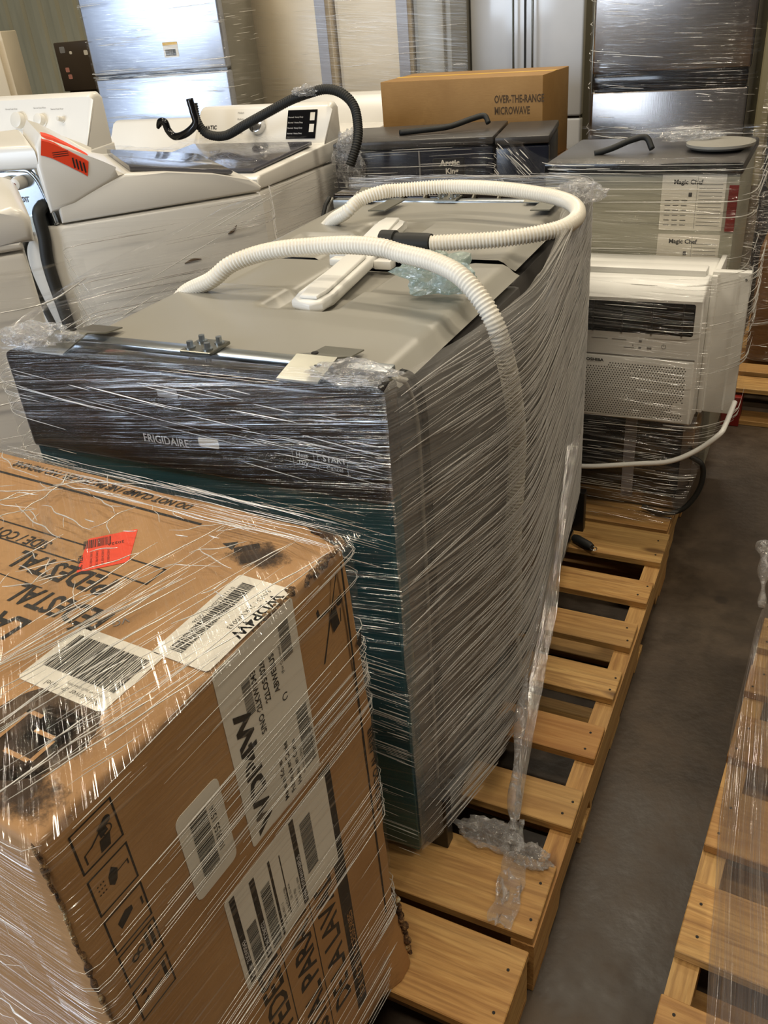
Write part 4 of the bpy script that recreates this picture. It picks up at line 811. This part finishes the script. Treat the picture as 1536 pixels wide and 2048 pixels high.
# carton film: side wrap, near face and sagging top sheet
def cp(x, y, z=0.):
    a = R(-4.2); return (-.176 + x * math.cos(a) - y * math.sin(a), -.11 + x * math.sin(a) + y * math.cos(a), z)
def cpr(x, y, z0, z1): q = cp(x, y); return (q[0], q[1], z0, z1)
film_shell('stretch_film', [cpr(-.06, -.435, .14, .925), cpr(.0, -.435, .14, .925), cpr(.006, -.43, .14, .927), cpr(.004, -.2, .14, .927), cpr(.005, -.004, .14, .918), cpr(-.001, .005, .14, .918), cpr(-.8, .006, .14, .925)], 'film_carton', 'clear streaky film wound around the pedestal carton', nz=24, round_=.02, sub=.012, wob=.001, seed=11., strands=480, srad=.0005, slen=.2, clump=.06, fan=.02)
film_shell('stretch_film', [cpr(-.8, -.434, .14, .90), cpr(-.05, -.436, .14, .925)], 'film_carton', 'clear film across the near face of the pedestal carton', nz=12, sub=.02, wob=.001, seed=13., strands=110, srad=.0005, slen=.2, smat='strand_soft', fan=.03)
rows = []; NU, NV = 70, 46
for i in range(NU + 1):
    row = []
    for j in range(NV + 1):
        u, v = i / NU, j / NV; x = -.80 + .81 * u; y = -.442 + .455 * v; q = cp(x, y)
        e = max(abs(v - .5) * 2, max(0, (u - .5) * 2)); h = .9265 + .004 * noise.noise(Vector((x * 9, y * 9, 0))) + .006 * abs(noise.noise(Vector((x * 22 + y * 17, y * 6 - x * 3, 4)))) * (1 - e ** 4)
        row.append((q[0], q[1], h - .004 * max(0, e - .95) * 20))
    rows.append(row)
film_mat('cartontop', .02, .34, 60, 1.6, 38, .1, .1, 1., 'dadada', .55, .76, 1.8, 3.)
MB().grid(rows, lambda i, j: (i / NU * .8, j / NV * .45)).obj('stretch_film', 'film_cartontop', None, True, label='wrinkled clear film sheet over the pedestal carton top', cat='plastic film')
# freezer / compact fridge wrap
film_shell('stretch_film', [(-1.66, 2.75, .3, .94), (-1.575, 2.405, .3, .945), (-.93, 2.520, .3, .95), (-.44, 1.535, .45, 1.005), (.055, 1.535, .45, 1.01), (.07, 1.60, .45, 1.02), (.068, 2.0, .45, 1.02), (-.45, 2.02, .45, 1.02)], 'film_load', 'glossy film stretched from the black freezer across to the compact fridge', nz=20, lip=.04, round_=.03, sub=.03, wob=.006, seed=21., strands=460, srad=.0012, slen=.2, clump=.25, fan=.015)
crumple('film_wad', (-1.50, 2.43, .86), (.06, .03, .10), 'crumpled film on the left corner of the black freezer', seed=22)
crumple('film_wad', (-.13, 1.80, 1.028), (.07, .03, .012), 'crumpled film on top of the grey compact fridge', seed=23)
film_shell('stretch_film', [(-.45, 1.245, .15, .80), (.02, 1.245, .15, .81), (.05, 1.27, .38, .815), (.112, 1.345, .43, .82), (.11, 1.56, .45, .83)], 'film_load', 'clear film wound around the air conditioner and microwave', nz=16, round_=.03, sub=.025, wob=.004, seed=31., strands=200, srad=.0008, slen=.12, clump=.3)
film_shell('stretch_film', [(-3.405, 3.55, .05, 1.7), (-3.375, 3.105, .05, 1.7), (-2.575, 3.215, .05, 1.7), (-2.60, 3.6, .05, 1.7)], 'film_fridge', 'film wrapped around the silver blue refrigerator', nz=20, sub=.05, seed=41., strands=420, srad=.0018, slen=.12, clump=.2)
film_shell('stretch_film', [(-.775, 3.9, .05, 1.75), (-.772, 3.275, .05, 1.75), (-.10, 3.275, .05, 1.75), (-.095, 3.42, .05, 1.75)], 'film_fridge', 'film wrapped around the stainless refrigerator', nz=20, sub=.05, seed=43., strands=170, srad=.0016, slen=.12, clump=.3, slope=-.1)
film_shell('stretch_film', [(-2.95, 3.70, .1, 1.7), (-1.47, 3.71, .1, 1.7)], 'film_thin', 'thin film across the row of beige refrigerator backs', nz=12, sub=.06, seed=45., strands=120, srad=.0013, slen=.2, smat='strand_soft')
film_shell('stretch_film', [(-.06, 3.42, .1, 1.8), (.72, 3.42, .1, 1.8)], 'film_load', 'film over the dark refrigerator at the right edge', nz=12, sub=.05, seed=47., strands=160, srad=.0018, slen=.25, slope=.3, smat='strand_soft')
film_shell('stretch_film', [(.04, 3.1, .15, .7), (.035, 2.48, .15, .9), (.5, 2.47, .15, .9)], 'film_load', 'film around the brown carton on the far right pallet', nz=10, sub=.05, seed=49., strands=160, srad=.0013, slen=.25, slope=.3, smat='strand_soft')
# washers' side films
def along(o, d, s): return (o[0] + d[0] * s, o[1] + d[1] * s)
dd = (.652, .758); nn = (.758, -.652)
a0 = along(along((-1.604, .973), nn, .02), dd, -.02); a1 = along(a0, dd, .60); z_ = (-1.235 + .02, 1.42)
film_shell('stretch_film', [(-1.20, .62, .2, .90), (a0[0], a0[1], .2, .955), (a1[0], a1[1], .2, .97), (-1.60, 1.97, .2, .86), (-1.60, 2.60, .2, .9)], 'film_thin', 'thin film around the side-on washing machines', nz=12, sub=.04, seed=51., strands=260, srad=.0011, slen=.3, smat='strand_soft')
film_shell('stretch_film', [(-1.56, -.02, .3, 1.02), (-1.125, .42, .3, 1.02), (-1.20, .62, .3, .98)], 'film_thin', 'thin film around the cut-off washing machine at left', nz=12, sub=.04, seed=53., strands=60, srad=.0012, slen=.25)
rows = []
for i in range(41):
    row = []
    for j in range(41):
        x = -2.26 + .60 * i / 40; y = 1.96 + .44 * j / 40; row.append((x, y, .928 + .045 * (j / 40) ** 1.2 * .7 + .012 * abs(noise.noise(Vector((x * 11, y * 9, 1)))) + .006 * noise.noise(Vector((x * 30, y * 30, 2)))))
    rows.append(row)
MB().grid(rows, lambda i, j: (i / 40 * .6, j / 40 * .44)).obj('stretch_film', 'film_lid', None, True, label='crinkled film lying on the dark glass washer lid', cat='plastic film')
# loose film on the right pallet
ruled('stretch_film', spline([(.245, .86, .22), (.235, .75, .20), (.228, .56, .17), (.230, .37, .16), (.240, .17, .155), (.256, -.03, .15), (.27, -.3, .15)], 30), spline([(.255, .84, .26), (.265, .72, .30), (.285, .53, .34), (.30, .34, .36), (.31, .14, .37), (.33, -.06, .38), (.34, -.35, .38)], 30), 'film_skirt', 'loose film skirt hanging over the right pallet boards', seed=61.)
MB().tube(spline([(.225, 1.00, .30), (.232, .97, .28), (.238, .92, .25), (.243, .87, .22)], 20), lambda t: .016 - .011 * t + .004 * math.sin(t * 15), 10).obj('film_tail', 'film_crumple', None, True, label='twisted film tail sticking up over the right pallet', cat='plastic film')

# pale threads drawn as the highlights on wrinkles of the carton top sheet
ctop = next(o for o in bpy.data.objects if o.get('label', '').startswith('wrinkled clear film sheet'))
rnd = random.Random(77); sb = MB()
def topline(x, y, dx, dy, L, wig, rad, n=14):
    l_ = math.hypot(dx, dy); dx, dy = dx / l_, dy / l_; ph = rnd.uniform(0, 99); pts = []
    for k in range(n + 1):
        s_ = L * k / n; o = wig * noise.noise(Vector((s_ * 40, ph, 0))); px, py = x + dx * s_ - dy * o, y + dy * s_ + dx * o
        if px > .008 or py > .01 or py < -.44: break
        q = cp(px, py); pts.append((q[0], q[1], .9335 + .002 * noise.noise(Vector((px * 20, py * 20, ph)))))
    if len(pts) > 3: m = len(pts) - 1; sb.tube(pts, [rad * max(.2, math.sin(math.pi * (.05 + .9 * k / m)) ** .6) for k in range(m + 1)], 4, False)
for _ in range(75): topline(rnd.uniform(-.2, .0), rnd.uniform(-.42, -.22), .22 + rnd.uniform(-.12, .12), 1, rnd.choice((.05, .1, .16, .22)), .001, rnd.choice((.0003, .0004, .0007)))
for _ in range(60): topline(rnd.uniform(-.55, -.1), rnd.uniform(-.05, .005), 1, rnd.uniform(-.03, .03), rnd.choice((.06, .12, .2)), .001, rnd.choice((.0003, .0005)))
for _ in range(38): topline(rnd.uniform(-.30, -.04), rnd.uniform(-.22, -.04), rnd.uniform(-1, 1), rnd.uniform(-1, 1), rnd.choice((.015, .03, .06)), .008, rnd.choice((.0005, .0007)))
for _ in range(26): topline(rnd.uniform(-.5, -.3), rnd.uniform(-.13, -.03), rnd.uniform(-.4, 1), rnd.uniform(-.5, .5), rnd.choice((.03, .06, .1)), .008, rnd.choice((.0005, .0008)))
sb.obj('film_wrinkles', 'strand', ctop, True, kind='stuff')
rows = []
for i in range(31):
    row = []
    for j in range(31):
        lx = -.46 + .44 * i / 30; ly = .2 + .3 * j / 30; ca, sa = math.cos(-AZ), math.sin(-AZ)
        row.append((-1.604 + lx * ca - ly * sa, .973 + lx * sa + ly * ca, 1.084 - .047 * j / 30 + .012 * abs(noise.noise(Vector((lx * 13, ly * 11, 7)))) + .004 * noise.noise(Vector((lx * 35, ly * 35, 2)))))
    rows.append(row)
MB().grid(rows, lambda i, j: (i / 30 * .44, j / 30 * .3)).obj('stretch_film', 'film_lid', None, True, label='crinkled film on the dark lid of the orange-sticker washer', cat='plastic film')
